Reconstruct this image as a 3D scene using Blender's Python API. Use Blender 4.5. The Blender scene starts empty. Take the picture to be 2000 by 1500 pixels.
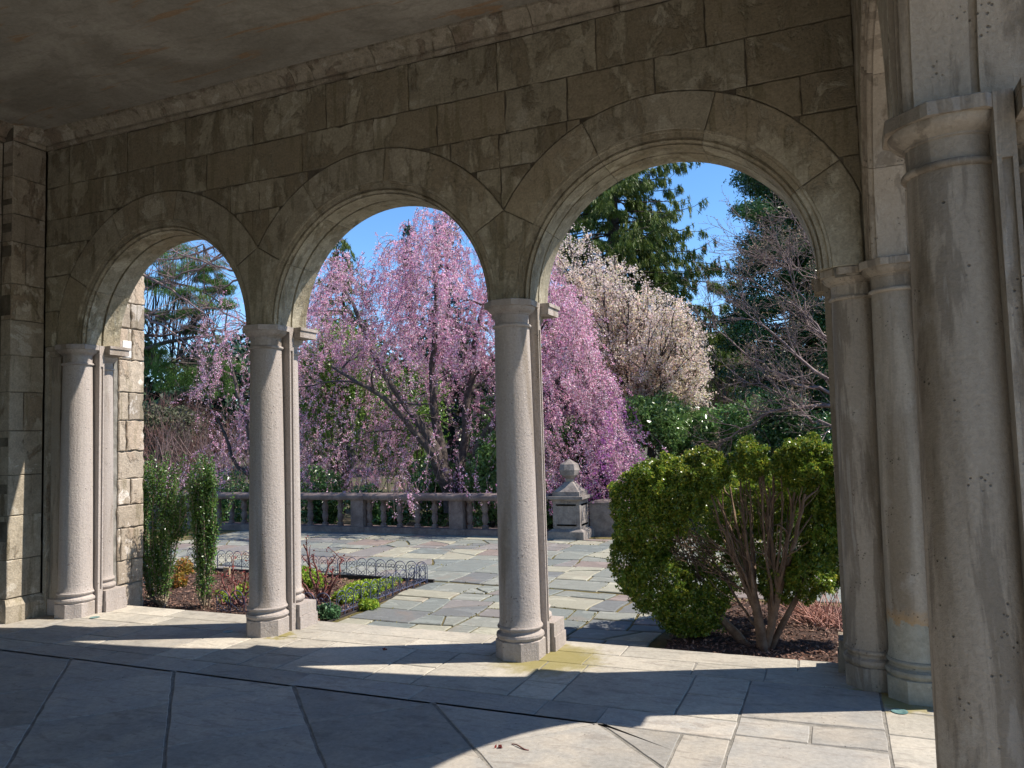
import bpy, math, random
import numpy as np
from mathutils import Matrix, Vector
R = math.radians
random.seed(11)
rng = np.random.default_rng(11)
S = bpy.context.scene
COL = S.collection

# ------------------------------------------------------------------ camera
FPX, YAW, PIT, ROL = 1500.0, 0.395991, 0.067474, -0.027887
CAM = np.array([4.51342, -5.28947, 1.6])
fw = np.array([-math.sin(YAW)*math.cos(PIT), math.cos(YAW)*math.cos(PIT), math.sin(PIT)])
rt = np.array([math.cos(YAW), math.sin(YAW), 0.0]); up = np.cross(rt, fw)
r2 = math.cos(ROL)*rt+math.sin(ROL)*up
u2 = -math.sin(ROL)*rt+math.cos(ROL)*up
cd = bpy.data.cameras.new('camera'); cam = bpy.data.objects.new('camera', cd); COL.objects.link(cam)
M = Matrix(((r2[0], u2[0], -fw[0], CAM[0]), (r2[1], u2[1], -fw[1], CAM[1]), (r2[2], u2[2], -fw[2], CAM[2]), (0, 0, 0, 1)))
cam.matrix_world = M
cd.sensor_fit = 'HORIZONTAL'; cd.sensor_width = 36.0; cd.lens = 36.0*FPX/2000.0
cd.clip_start = 0.05; cd.clip_end = 600
S.camera = cam
def ray(x, y): return fw+(x-1000)/FPX*r2-(y-750)/FPX*u2
def at(x, y, Y):                       # photo point at a known distance into the garden
    d = ray(x, y); return CAM+d*((Y-CAM[1])/d[1])
def atz(x, y, z):                      # photo point on a level surface
    d = ray(x, y); return CAM+d*((z-CAM[2])/d[2])

# ------------------------------------------------------------------ light
SUN_EL, SUN_AZ = R(52.0), R(22.0)      # azimuth counted from +X towards +Y
W = bpy.data.worlds.new('World'); S.world = W; W.use_nodes = True
nt = W.node_tree; nt.nodes.clear()
sk = nt.nodes.new('ShaderNodeTexSky'); sk.sky_type = 'NISHITA'; sk.sun_disc = False
sk.sun_elevation = SUN_EL; sk.sun_rotation = R(90)-SUN_AZ
sk.air_density = 1.0; sk.dust_density = 0.1; sk.ozone_density = 3.0; sk.altitude = 1500
bg = nt.nodes.new('ShaderNodeBackground'); bg.inputs['Strength'].default_value = 0.115
ow = nt.nodes.new('ShaderNodeOutputWorld')
hs = nt.nodes.new('ShaderNodeHueSaturation'); hs.inputs['Saturation'].default_value = 1.18
nt.links.new(sk.outputs[0], hs.inputs['Color']); nt.links.new(hs.outputs[0], bg.inputs[0]); nt.links.new(bg.outputs[0], ow.inputs[0])
sl = bpy.data.lights.new('sun', 'SUN'); sl.energy = 3.9; sl.angle = R(0.53); sl.color = (1.0, 0.93, 0.83)
so = bpy.data.objects.new('sun', sl); COL.objects.link(so); so.location = (12, 8, 20)
sd = Vector((math.cos(SUN_AZ)*math.cos(SUN_EL), math.sin(SUN_AZ)*math.cos(SUN_EL), math.sin(SUN_EL)))
so.rotation_euler = sd.to_track_quat('Z', 'Y').to_euler()
S.view_settings.view_transform = 'Standard'; S.view_settings.look = 'None'
S.view_settings.exposure = 1.06; S.view_settings.gamma = 1.0
S.view_settings.use_curve_mapping = False
S.render.engine = 'CYCLES'
S.cycles.max_bounces = 10; S.cycles.diffuse_bounces = 6; S.cycles.transparent_max_bounces = 8
S.cycles.use_denoising = True

# ------------------------------------------------------------------ node helpers
class NT:
    def __init__(s, name):
        s.m = bpy.data.materials.new(name); s.m.use_nodes = True
        s.t = s.m.node_tree; s.t.nodes.clear()
        s.out = s.t.nodes.new('ShaderNodeOutputMaterial')
        s.bs = s.t.nodes.new('ShaderNodeBsdfPrincipled')
        s.t.links.new(s.bs.outputs[0], s.out.inputs[0])
    def n(s, ty, **kw):
        nd = s.t.nodes.new(ty)
        for k, v in kw.items():
            if k in nd.inputs: s.set(nd.inputs[k], v)
            else: setattr(nd, k, v)
        return nd
    def set(s, sock, v):
        if hasattr(v, 'is_output'): s.t.links.new(v, sock)
        elif isinstance(v, tuple) and len(v) == 3 and sock.type == 'RGBA': sock.default_value = (*v, 1)
        else: sock.default_value = v
    def math(s, op, a, b=0.0, c=None):
        nd = s.t.nodes.new('ShaderNodeMath'); nd.operation = op
        s.set(nd.inputs[0], a); s.set(nd.inputs[1], b)
        if c is not None: s.set(nd.inputs[2], c)
        return nd.outputs[0]
    def mix(s, f, a, b, bt='MIX'):
        nd = s.t.nodes.new('ShaderNodeMix'); nd.data_type = 'RGBA'; nd.blend_type = bt
        s.set(nd.inputs[0], f); s.set(nd.inputs[6], a); s.set(nd.inputs[7], b)
        return nd.outputs[2]
    def step(s, v, a, b):
        nd = s.t.nodes.new('ShaderNodeMapRange'); nd.interpolation_type = 'SMOOTHSTEP'
        s.set(nd.inputs[0], v); nd.inputs[1].default_value = a; nd.inputs[2].default_value = b
        return nd.outputs[0]
    def rangemap(s, v, a, b, c, d):
        nd = s.t.nodes.new('ShaderNodeMapRange'); s.set(nd.inputs[0], v)
        for i, q in enumerate((a, b, c, d)): nd.inputs[i+1].default_value = q
        return nd.outputs[0]
    def noise(s, vec, scale, detail=6, rough=.6, dist=0.0):
        nd = s.t.nodes.new('ShaderNodeTexNoise'); s.set(nd.inputs['Vector'], vec)
        nd.inputs['Scale'].default_value = scale; nd.inputs['Detail'].default_value = detail
        nd.inputs['Roughness'].default_value = rough; nd.inputs['Distortion'].default_value = dist
        return nd.outputs[0]
    def pos(s, off=40.0, scale=(1, 1, 1)):
        g = s.t.nodes.new('ShaderNodeNewGeometry'); oi = s.t.nodes.new('ShaderNodeObjectInfo')
        s.rand = oi.outputs['Random']; s.P = g.outputs['Position']
        mp = s.t.nodes.new('ShaderNodeVectorMath'); mp.operation = 'MULTIPLY'
        s.t.links.new(g.outputs['Position'], mp.inputs[0]); mp.inputs[1].default_value = scale
        if off == 0: return mp.outputs[0]
        sc = s.math('MULTIPLY', s.rand, off)
        ad = s.t.nodes.new('ShaderNodeVectorMath'); ad.operation = 'ADD'
        s.t.links.new(mp.outputs[0], ad.inputs[0]); s.t.links.new(sc, ad.inputs[1])
        return ad.outputs[0]
    def val(s, col, v):                # brightness of a colour times a factor
        h = s.t.nodes.new('ShaderNodeHueSaturation'); s.set(h.inputs['Color'], col); s.set(h.inputs['Value'], v)
        return h.outputs[0]
    def done(s, col, rough=.85, height=None, bump=.3, dist=.02, spec=.3):
        s.set(s.bs.inputs['Base Color'], col); s.set(s.bs.inputs['Roughness'], rough)
        s.bs.inputs['Specular IOR Level'].default_value = spec
        if height is not None:
            b = s.t.nodes.new('ShaderNodeBump'); b.inputs['Strength'].default_value = bump
            b.inputs['Distance'].default_value = dist; s.set(b.inputs['Height'], height)
            s.t.links.new(b.outputs[0], s.bs.inputs['Normal'])
        return s.m

def mat_wall(name, base=(.41, .365, .265), dark=(.13, .105, .068), pale=(.47, .43, .335), crust=(.455, .53), tint=.2, amt=.7):
    t = NT(name); v = t.pos(31.0); vs = t.pos(31.0, (1.5, 1.5, .8))
    n1 = t.noise(vs, 2.3, 10, .66, .45); n2 = t.noise(v, 9, 10, .7); n3 = t.noise(v, 4.2, 9, .62, .7); n4 = t.noise(v, 60, 4, .7)
    wv = t.pos(31.0, (8, 8, .9)); n5 = t.noise(wv, 1.5, 7, .65); n6 = t.noise(v, 24, 6, .75)
    c = t.mix(t.step(n2, .3, .7), tuple(q*.72 for q in base), base)
    c = t.mix(t.math('MULTIPLY', t.step(n3, .58, .60), .7), c, pale)
    thr = t.math('ADD', t.math('ADD', n1, t.math('MULTIPLY', t.math('SUBTRACT', n6, .5), .10)), t.rangemap(t.rand, 0, 1, -.085, .065))
    m1 = t.step(thr, *crust); c = t.mix(t.math('MULTIPLY', m1, amt), c, t.mix(n6, tuple(q*.75 for q in dark), tuple(q*2.3 for q in dark)))
    c = t.mix(t.math('MULTIPLY', t.step(n5, .53, .62), .45), c, (.14, .12, .065))
    c = t.mix(t.math('MULTIPLY', t.math('MULTIPLY', t.step(n3, .35, .31), m1), .7), c, (.33, .31, .25))
    c = t.mix(.6, c, t.val(c, t.rangemap(n4, .25, .75, .5, 1.5)))
    c = t.val(c, t.rangemap(t.rand, 0, 1, 1-tint, 1+tint*.7))
    h = t.math('ADD', t.math('MULTIPLY', m1, .8), t.math('MULTIPLY', n4, .4))
    return t.done(c, .9, t.math('ADD', h, t.math('MULTIPLY', n2, .9)), .7, .02, .2)

def mat_column(name, base=(.44, .385, .325), streak=1.0, stain=0.0, band=None):
    t = NT(name); v = t.pos(19.0); w = t.pos(19.0, (9, 9, .55)); w2 = t.pos(19.0, (3.2, 3.2, .35))
    a = t.noise(w, 1.5, 8, .62); b = t.noise(v, 60, 5, .75); c3 = t.noise(v, 4, 7, .6); d = t.noise(w2, 1.2, 5, .55, .3)
    c = t.mix(a, tuple(q*.72 for q in base), tuple(q*1.12 for q in base))
    c = t.mix(t.math('MULTIPLY', t.step(d, .54, .66), .55*streak), c, (.17, .13, .085))
    c = t.mix(t.math('MULTIPLY', t.step(c3, .57, .72), .4), c, (.47, .43, .37))
    c = t.mix(.6, c, t.val(c, t.rangemap(b, .25, .75, .70, 1.30)))
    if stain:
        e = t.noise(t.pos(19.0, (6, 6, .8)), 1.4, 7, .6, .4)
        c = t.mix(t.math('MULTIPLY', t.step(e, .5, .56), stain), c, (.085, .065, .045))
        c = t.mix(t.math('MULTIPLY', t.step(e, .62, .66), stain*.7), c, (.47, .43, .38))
    if band:
        sx = t.n('ShaderNodeSeparateXYZ'); t.set(sx.inputs[0], t.P)
        zz = t.math('ADD', sx.outputs[2], t.math('MULTIPLY', t.noise(v, 14, 8, .7), .22))
        m = t.step(zz, band, band+.02)
        c = t.mix(m, t.mix(t.noise(v, 30, 6, .7), (.16, .15, .11), (.42, .40, .33)), c)
        rim = t.math('MULTIPLY', m, t.math('SUBTRACT', 1.0, t.step(zz, band+.02, band+.10)))
        c = t.mix(t.math('MULTIPLY', rim, .6), c, (.40, .24, .10))
    c = t.val(c, t.rangemap(t.rand, 0, 1, .9, 1.1))
    pits = t.n('ShaderNodeTexVoronoi'); t.set(pits.inputs['Vector'], v); pits.inputs['Scale'].default_value = 48
    pm = t.math('MULTIPLY', t.step(pits.outputs['Distance'], .16, .28), t.step(t.noise(v, 7, 3), .50, .42))
    pm = t.math('SUBTRACT', 1.0, t.math('MULTIPLY', t.math('SUBTRACT', 1.0, t.step(pits.outputs['Distance'], .12, .26)), t.step(t.noise(v, 9, 3), .56, .64)))
    c = t.mix(pm, t.val(c, .5), c)
    h = t.math('ADD', t.math('MULTIPLY', b, .6), t.math('ADD', t.math('MULTIPLY', a, .6), t.math('MULTIPLY', pm, .8)))
    return t.done(c, .9, h, .8, .016, .2)

def mat_floor(name, base=(.375, .335, .28), cool=(.30, .283, .255), moss=None):
    t = NT(name); v = t.pos(23.0)
    a = t.noise(v, 3.2, 8, .6, .5); b = t.noise(v, 34, 6, .75); g = t.noise(t.pos(23.0, (1, 3.4, 1)), 5, 6, .65, .8)
    c = t.mix(t.step(a, .35, .65), base, cool)
    c = t.mix(t.math('MULTIPLY', t.step(g, .52, .64), .45), c, (.19, .16, .135))
    c = t.mix(t.math('MULTIPLY', t.step(t.noise(v, 1.3, 6, .6, .8), .52, .6), .3), c, (.21, .195, .17))
    c = t.mix(t.math('MULTIPLY', t.step(t.noise(v, 8, 8, .65), .6, .7), .35), c, (.47, .43, .37))
    c = t.mix(.55, c, t.val(c, t.rangemap(b, .25, .75, .6, 1.4)))
    sp = t.n('ShaderNodeTexVoronoi'); t.set(sp.inputs['Vector'], v); sp.inputs['Scale'].default_value = 26
    spk = t.math('MULTIPLY', t.math('SUBTRACT', 1.0, t.step(sp.outputs['Distance'], .06, .15)), t.step(t.noise(v, 5, 2), .52, .62))
    c = t.mix(t.math('MULTIPLY', spk, .8), c, (.07, .06, .05))
    c = t.val(c, t.rangemap(t.rand, 0, 1, .82, 1.16))
    if moss:
        for (mx, my, mr) in moss:
            dv = t.n('ShaderNodeVectorMath', operation='DISTANCE'); t.set(dv.inputs[0], t.P); dv.inputs[1].default_value = (mx, my, 0)
            dd = t.math('ADD', dv.outputs['Value'], t.math('MULTIPLY', t.math('SUBTRACT', t.noise(v, 9, 7, .7), .5), .5))
            c = t.mix(t.math('MULTIPLY', t.math('SUBTRACT', 1.0, t.step(dd, mr*.45, mr)), .8), c, (.20, .165, .03))
    return t.done(c, .8, t.math('ADD', b, t.math('MULTIPLY', g, .8)), .35, .008, .35)

def mat_flag(name):
    t = NT(name); v = t.pos(57.0)
    cr = t.n('ShaderNodeValToRGB'); t.set(cr.inputs[0], t.rand); cr.color_ramp.interpolation = 'CONSTANT'
    cols = [(.19, .193, .165), (.14, .152, .14), (.265, .25, .19), (.175, .182, .158), (.185, .148, .128), (.155, .166, .15), (.275, .262, .20), (.13, .133, .128), (.205, .207, .178), (.175, .16, .148)]
    e = cr.color_ramp.elements
    while len(e) < len(cols): e.new(.5)
    for i, q in enumerate(cols): e[i].position = i/len(cols); e[i].color = (*q, 1)
    a = t.noise(t.pos(57.0, (1, 1.8, 1)), 2.1, 5, .5, .9); lay = t.math('SNAP', a, .085)
    n2 = t.noise(lay, 40, 0, .5); b = t.noise(v, 30, 6, .75)
    c = t.val(cr.outputs[0], t.rangemap(n2, .3, .7, .72, 1.28))
    rust = t.step(t.noise(v, 1.7, 5, .55), .58, .66); c = t.mix(t.math('MULTIPLY', rust, .3), c, (.21, .145, .105))
    c = t.mix(.5, c, t.val(c, t.rangemap(b, .25, .75, .7, 1.3)))
    h = t.math('ADD', t.math('MULTIPLY', lay, 6.0), t.math('MULTIPLY', b, .3))
    return t.done(c, .72, h, .7, .012, .4)

def mat_simple(name, c1, c2, scale=6, rough=.9, bump=.4, dist=.02, spec=.2):
    t = NT(name); v = t.pos(13.0); a = t.noise(v, scale, 8, .65); b = t.noise(v, scale*7, 5, .7)
    c = t.mix(t.step(a, .35, .65), c1, c2); c = t.mix(.5, c, t.val(c, t.rangemap(b, .25, .75, .6, 1.4)))
    return t.done(c, rough, b, bump, dist, spec)

def mat_ceiling():
    t = NT('ceiling_plaster'); v = t.pos(0); w = t.pos(0, (1.0, 2.6, 1))
    a = t.noise(v, 1.1, 8, .62, .6); b = t.noise(w, 4.5, 9, .7, .8); f = t.noise(v, 40, 5, .7)
    c = t.mix(t.step(a, .35, .65), (.40, .365, .305), (.27, .245, .20)); c = t.mix(t.math('MULTIPLY', t.step(b, .5, .62), .4), c, (.205, .186, .152))
    ru = t.math('MULTIPLY', t.step(t.noise(t.pos(0, (.55, 4.2, 1)), 1.7, 7, .6, 1.1), .58, .63), t.step(t.noise(v, 1.4, 3), .44, .52))
    c = t.mix(t.math('MULTIPLY', ru, .6), c, (.34, .19, .085)); c = t.mix(.4, c, t.val(c, t.rangemap(f, .25, .75, .6, 1.4)))
    return t.done(c, .95, t.math('ADD', f, b), .3, .01, .1)

def mat_leaf(name, cols, rough=.45, trans=.3, spec=.4, clump=0.6, cs=2.0):
    t = NT(name); g = t.t.nodes.new('ShaderNodeNewGeometry')
    cr = t.n('ShaderNodeValToRGB'); e = cr.color_ramp.elements
    while len(e) < len(cols): e.new(.5)
    for i, q in enumerate(cols): e[i].position = i/max(1, len(cols)-1); e[i].color = (*q, 1)
    t.set(cr.inputs[0], g.outputs['Random Per Island'])
    nz = t.noise(g.outputs['Position'], cs, 3, .5)
    c = t.val(cr.outputs[0], t.rangemap(nz, .3, .7, 1-clump*.5, 1+clump*.5))
    t.set(t.bs.inputs['Base Color'], c); t.bs.inputs['Roughness'].default_value = rough; t.bs.inputs['Specular IOR Level'].default_value = spec
    if trans:
        tr = t.n('ShaderNodeBsdfTranslucent'); t.set(tr.inputs['Color'], c)
        mx = t.n('ShaderNodeMixShader'); mx.inputs[0].default_value = trans
        t.t.links.new(t.bs.outputs[0], mx.inputs[1]); t.t.links.new(tr.outputs[0], mx.inputs[2]); t.t.links.new(mx.outputs[0], t.out.inputs[0])
    return t.m

MW = mat_wall('wall_sandstone')
MWR = mat_wall('wall_sandstone_grey', (.44, .385, .30), (.15, .12, .085), (.52, .48, .40), (.53, .57), .15, .7)
MARCH = mat_wall('arch_sandstone', (.42, .375, .28), (.16, .13, .085), (.48, .44, .345), (.48, .56), .14, .62)
MLEFT = mat_wall('side_wall_sandstone', (.43, .37, .285), (.14, .105, .07), (.54, .49, .41), (.55, .60), .15, .7)
MWING = mat_wall('wing_wall_sandstone', (.43, .36, .285), (.24, .185, .14), (.66, .60, .54), (.57, .62), .3, .6)
MWHITE = mat_simple('white_patch_mortar', (.78, .77, .74), (.68, .66, .62), 6)
MCORN = mat_wall('cornice_stone', (.43, .37, .28), (.16, .12, .085), (.51, .46, .37), (.50, .55), .15, .65)
MC = mat_column('column_stone', (.43, .375, .338))
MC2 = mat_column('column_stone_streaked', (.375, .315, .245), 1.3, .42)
MC3 = mat_column('column_stone_weathered', (.365, .31, .24), 1.2, .2, .55)
MF = mat_floor('loggia_stone'); MT = mat_floor('threshold_stone', (.42, .378, .31), (.36, .33, .275), [(2.52, .0, .5), (4.75, -.15, .35), (.2, -.05, .14)])
MFLAG = mat_flag('flagstone_slate')
MGROUT = mat_simple('joint_mortar', (.26, .24, .21), (.16, .15, .13), 9)
MGROUT2 = mat_simple('pale_mortar', (.30, .28, .25), (.16, .15, .13), 5)
MMORT = mat_simple('wall_mortar', (.17, .15, .115), (.09, .075, .055), 7)
MMOSS = mat_simple('joint_moss', (.085, .075, .025), (.15, .115, .05), 5)
MCEIL = mat_ceiling()
MSOIL = mat_simple('bed_soil', (.10, .062, .048), (.06, .038, .03), 12, .95, .8, .03)
MGROUND = mat_simple('garden_earth', (.07, .075, .035), (.10, .08, .05), 1.2)
MBAL = mat_simple('balustrade_stone', (.135, .10, .09), (.22, .17, .15), 6, .85, .5, .012)
MPED = mat_simple('pedestal_stone', (.17, .145, .13), (.29, .255, .225), 5, .85, .5, .012)
MIRON = mat_simple('edging_wire', (.035, .042, .085), (.07, .08, .14), 20, .5, .1, .01, .5)
MBOARD = mat_simple('edging_board', (.035, .03, .03), (.06, .05, .045), 9)
MBARK = mat_simple('bark_grey', (.14, .115, .10), (.07, .055, .05), 14, .9, .8, .03)
MBARKD = mat_simple('bark_dark', (.055, .042, .038), (.10, .08, .07), 14, .9, .8, .03)
MBARKP = mat_simple('bark_pale', (.34, .27, .19), (.22, .165, .115), 16, .8, .5, .02)
MSTEM = mat_simple('shrub_stem', (.13, .085, .058), (.23, .155, .105), 10, .8, .5, .02)
MBOUNCE = mat_simple('bounce_paving', (.40, .37, .32), (.34, .315, .28), 2.5)
MMAG = mat_simple('magnolia_bark', (.24, .18, .165), (.13, .09, .085), 8, .8, .3, .01)
MLIME = mat_leaf('lime_leaf', [(.09, .19, .03), (.15, .27, .045), (.22, .34, .07)], .35, .3, .5, .7)
MTWIG = mat_simple('bare_twig', (.17, .115, .11), (.26, .18, .17), 8, .8, .3, .01)
MROSE = mat_simple('rose_cane', (.20, .075, .07), (.12, .055, .045), 20, .6, .2, .01)
MDRY = mat_simple('dry_stem', (.48, .26, .20), (.32, .15, .12), 9, .8, .2, .01)
MBRUSH = mat_simple('brush_twig', (.24, .12, .105), (.14, .09, .08), 6, .9, .2, .01)
MBLOSS = mat_leaf('pink_blossom', [(.92, .77, .82), (.87, .52, .66), (.76, .31, .51), (.94, .86, .86), (.62, .19, .40), (.90, .62, .72)], .6, .35, .2, .55, 1.6)
MBLOSS2 = mat_leaf('rose_blossom', [(.80, .32, .42), (.72, .22, .36), (.86, .50, .56)], .6, .35, .2, .3)
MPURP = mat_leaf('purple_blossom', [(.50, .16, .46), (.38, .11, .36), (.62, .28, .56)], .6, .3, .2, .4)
MWBLOSS = mat_leaf('white_blossom', [(.84, .70, .62), (.88, .82, .76), (.80, .56, .56), (.58, .56, .28), (.84, .70, .66)], .6, .35, .2, .5)
MBOX = mat_leaf('boxwood_leaf', [(.08, .15, .022), (.14, .225, .03), (.22, .285, .035), (.40, .37, .05)], .32, .45, .5, .5, 5.0)
MHOLLY = mat_leaf('holly_leaf', [(.05, .115, .022), (.085, .175, .03), (.15, .24, .05)], .25, .2, .7, .4, 6.0)
MLAUR = mat_leaf('laurel_leaf', [(.04, .105, .03), (.08, .18, .045), (.17, .28, .085)], .25, .25, .7, .7)
MRHOD = mat_leaf('rhododendron_leaf', [(.075, .155, .04), (.13, .235, .06), (.24, .34, .12)], .28, .3, .6, .7)
MBLUE = mat_leaf('painted_shade_leaf', [(.015, .045, .035), (.03, .07, .05)], .4, .2, .5, .5)  # dark bluish leaf colour stands in for the shade in the gap
MSPR = mat_leaf('spruce_needle', [(.06, .10, .02), (.10, .15, .025), (.17, .21, .04)], .5, .25, .3, .7, 1.2)
MSPRD = mat_leaf('dark_spruce_needle', [(.012, .04, .022), (.025, .06, .028)], .5, .15, .3, .5, .8)
MPINE = mat_leaf('pine_needle', [(.045, .12, .02), (.08, .17, .03), (.13, .21, .035)], .5, .2, .3, .7, 1.0)
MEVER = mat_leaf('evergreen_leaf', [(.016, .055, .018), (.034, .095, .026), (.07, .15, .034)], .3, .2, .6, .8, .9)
MFAR = mat_leaf('far_tree_leaf', [(.06, .08, .045), (.10, .11, .06), (.14, .12, .095)], .7, .2, .2, .8, .4)
MCOVER = mat_leaf('ground_cover_leaf', [(.14, .25, .03), (.26, .38, .04), (.42, .46, .06)], .5, .35, .3, .5, 7)
MCOVERB = mat_leaf('blue_green_leaf', [(.04, .11, .05), (.08, .17, .07), (.14, .24, .12)], .5, .3, .3, .5, 7)
MREDL = mat_leaf('red_leaflet', [(.20, .03, .035), (.32, .06, .05), (.12, .02, .025)], .5, .3, .3)
MORNG = mat_leaf('orange_shrub_leaf', [(.42, .12, .03), (.30, .20, .03), (.12, .17, .03)], .5, .3, .3)
MCHIP = mat_leaf('mulch_chip', [(.16, .085, .06), (.26, .15, .11), (.09, .05, .04), (.36, .24, .18)], .9, 0, .1, .5, 5)
MMOSSL = mat_leaf('moss_tuft', [(.14, .13, .02), (.22, .19, .03), (.09, .075, .03)], .9, .2, .1, .6, 3)
MDISC = mat_simple('floor_cover_metal', (.08, .17, .17), (.16, .26, .24), 30, .4, .2, .005, .6)
MTAN = mat_simple('tan_wood', (.42, .32, .20), (.34, .25, .15), 8, .8, .2, .005)

# ------------------------------------------------------------------ object helpers
def link(name, me, m=None, parent=None, smooth=None):
    o = bpy.data.objects.new(name, me); COL.objects.link(o)
    if m is not None and not me.materials: me.materials.append(m)
    if parent is not None: o.parent = parent
    if smooth is not None:
        me.polygons.foreach_set('use_smooth', [True]*len(me.polygons))
        me.set_sharp_from_angle(angle=R(smooth))
    return o
def obj(name, V, F, m, parent=None, smooth=None):
    me = bpy.data.meshes.new(name); me.from_pydata([tuple(map(float, v)) for v in V], [], F); me.update()
    return link(name, me, m, parent, smooth)
def npmesh(name, V, Q, m, parent=None):
    me = bpy.data.meshes.new(name); V = np.asarray(V, dtype=np.float32); Q = np.asarray(Q, dtype=np.int32); k = Q.shape[1]
    me.vertices.add(len(V)); me.vertices.foreach_set('co', V.ravel())
    me.loops.add(Q.size); me.loops.foreach_set('vertex_index', Q.ravel())
    me.polygons.add(len(Q)); me.polygons.foreach_set('loop_start', np.arange(0, Q.size, k, dtype=np.int32))
    me.update(calc_edges=True); me.validate()
    return link(name, me, m, parent)
def tag(o, label, cat, group=None):
    o['label'] = label; o['category'] = cat
    if group: o['group'] = group
    return o
def thing(name, label, cat, loc=(0, 0, 0), group=None):
    o = bpy.data.objects.new(name, None); COL.objects.link(o); o.location = loc
    o.empty_display_size = .1
    return tag(o, label, cat, group)
def struct(o): o['kind'] = 'structure'; return o
def stuff(o): o['kind'] = 'stuff'; return o
def local(o, V):                        # world coordinates to the thing's own
    l = np.array(o.location[:]) if o is not None else np.zeros(3)
    return np.asarray(V, float)-l

class MB:                               # collects simple solids into one mesh
    def __init__(s): s.V = []; s.F = []
    def add(s, V, F):
        b = len(s.V); s.V += [tuple(v) for v in V]; s.F += [tuple(i+b for i in f) for f in F]
    def box(s, a, b):
        (x0, y0, z0), (x1, y1, z1) = a, b
        s.add([(x0, y0, z0), (x1, y0, z0), (x1, y1, z0), (x0, y1, z0), (x0, y0, z1), (x1, y0, z1), (x1, y1, z1), (x0, y1, z1)],
              [(0, 3, 2, 1), (4, 5, 6, 7), (0, 1, 5, 4), (1, 2, 6, 5), (2, 3, 7, 6), (3, 0, 4, 7)])
    def lathe(s, prof, c=(0, 0), n=36, a0=0.0, a1=2*math.pi):
        full = abs(a1-a0-2*math.pi) < 1e-6; m = n if full else n+1; k = len(prof); V = []; F = []
        for i in range(m):
            a = a0+(a1-a0)*i/n
            for r, z in prof: V.append((c[0]+r*math.cos(a), c[1]+r*math.sin(a), z))
        for i in range(n):
            j = (i+1) % m
            for q in range(k-1): F.append((i*k+q, j*k+q, j*k+q+1, i*k+q+1))
        if full:
            F.append(tuple(i*k for i in range(m))[::-1]); F.append(tuple(i*k+k-1 for i in range(m)))
        s.add(V, F)
    def ngon(s, poly, z0, z1, bev=.004):  # vertical prism with softened top edge
        n = len(poly); P = np.array(poly); c = P.mean(0); P2 = c+(P-c)*(1-bev/np.linalg.norm(P-c, axis=1).max()*1.5)
        V = [(*p, z0) for p in P]+[(*p, z1-bev) for p in P]+[(*p, z1) for p in P2]
        F = [tuple(range(n))[::-1], tuple(range(2*n, 3*n))]
        for i in range(n):
            j = (i+1) % n; F += [(i, j, n+j, n+i), (n+i, n+j, 2*n+j, 2*n+i)]
        s.add(V, F)
    def build(s, name, m, parent=None, smooth=None, frame=None):
        V = s.V if frame is None else [frame(*v) for v in s.V]
        return obj(name, local(parent, V) if parent is not None else V, s.F, m, parent, smooth)

def inset(P, d):
    P = np.asarray(P, float); n = len(P); out = []
    for i in range(n):
        a, b, c = P[i-1], P[i], P[(i+1) % n]
        e1 = (b-a)/(np.linalg.norm(b-a)+1e-9); e2 = (c-b)/(np.linalg.norm(c-b)+1e-9)
        n1 = np.array([-e1[1], e1[0]]); n2 = np.array([-e2[1], e2[0]]); h = n1+n2
        l = np.linalg.norm(h)
        if l < 1e-3: out.append(b+n1*d); continue
        h /= l; out.append(b+h*min(d/max(.35, h@n1), 3*d))
    return np.array(out)
def area(P):
    P = np.asarray(P); x, y = P[:, 0], P[:, 1]; return .5*np.sum(x*np.roll(y, -1)-y*np.roll(x, -1))
def rough_edges(P, seg=.09, amp=.003):
    P = np.asarray(P, float); out = []
    for i in range(len(P)):
        a, b = P[i], P[(i+1) % len(P)]; L = np.linalg.norm(b-a); k = max(1, int(L/seg)); d = (b-a)/(L+1e-9); nn = np.array([-d[1], d[0]])
        for j in range(k):
            t = j/k; out.append(a+(b-a)*t+(nn*rng.normal(0, amp) if j else 0))
    return np.array(out)
def block(name, P, frame, d0, depth, m, parent, gap=.004, bev=.007, seg=.09, amp=.003, proud=.0):
    """stone whose outline P (u,v) lies on a face; frame(u, d, v) puts it in the world, d0 is the face"""
    P = np.asarray(P, float)
    if area(P) < 0: P = P[::-1]
    P = rough_edges(inset(P, gap), seg, amp); Q = inset(P, bev); n = len(P); pr = proud
    V = [frame(u, d0-pr, v) for u, v in Q]+[frame(u, d0-pr+bev, v) for u, v in P]+[frame(u, d0+depth, v) for u, v in P]
    F = [tuple(range(n))]
    for i in range(n):
        j = (i+1) % n; F += [(n+i, n+j, j, i), (2*n+i, 2*n+j, n+j, n+i)]
    return obj(name, local(parent, V), F, m, parent)
# ------------------------------------------------------------------ the loggia
SP = 2.314; ZS = 2.60; RI = .985; RM = 1.062; RE = 1.344
ZC = 4.585; ZCEIL = 4.735
FX = 4.745                               # inner face of the right-hand arcade
def FM(u, d, v): return (u, -.10+d, v)               # main arcade: u to the right, d outwards
def FR(u, d, v): return (FX+d, -.09-u, v)            # right-hand arcade: u towards the viewer
def FL(X):                                            # faces of the left-hand wall, seen from +X
    return lambda u, d, v: (X-d, u, v)
ROWS = [(4.20, ZC), (3.87, 4.20), (3.61, 3.87), (3.30, 3.61), (2.95, 3.30), (2.60, 2.95)]

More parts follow.
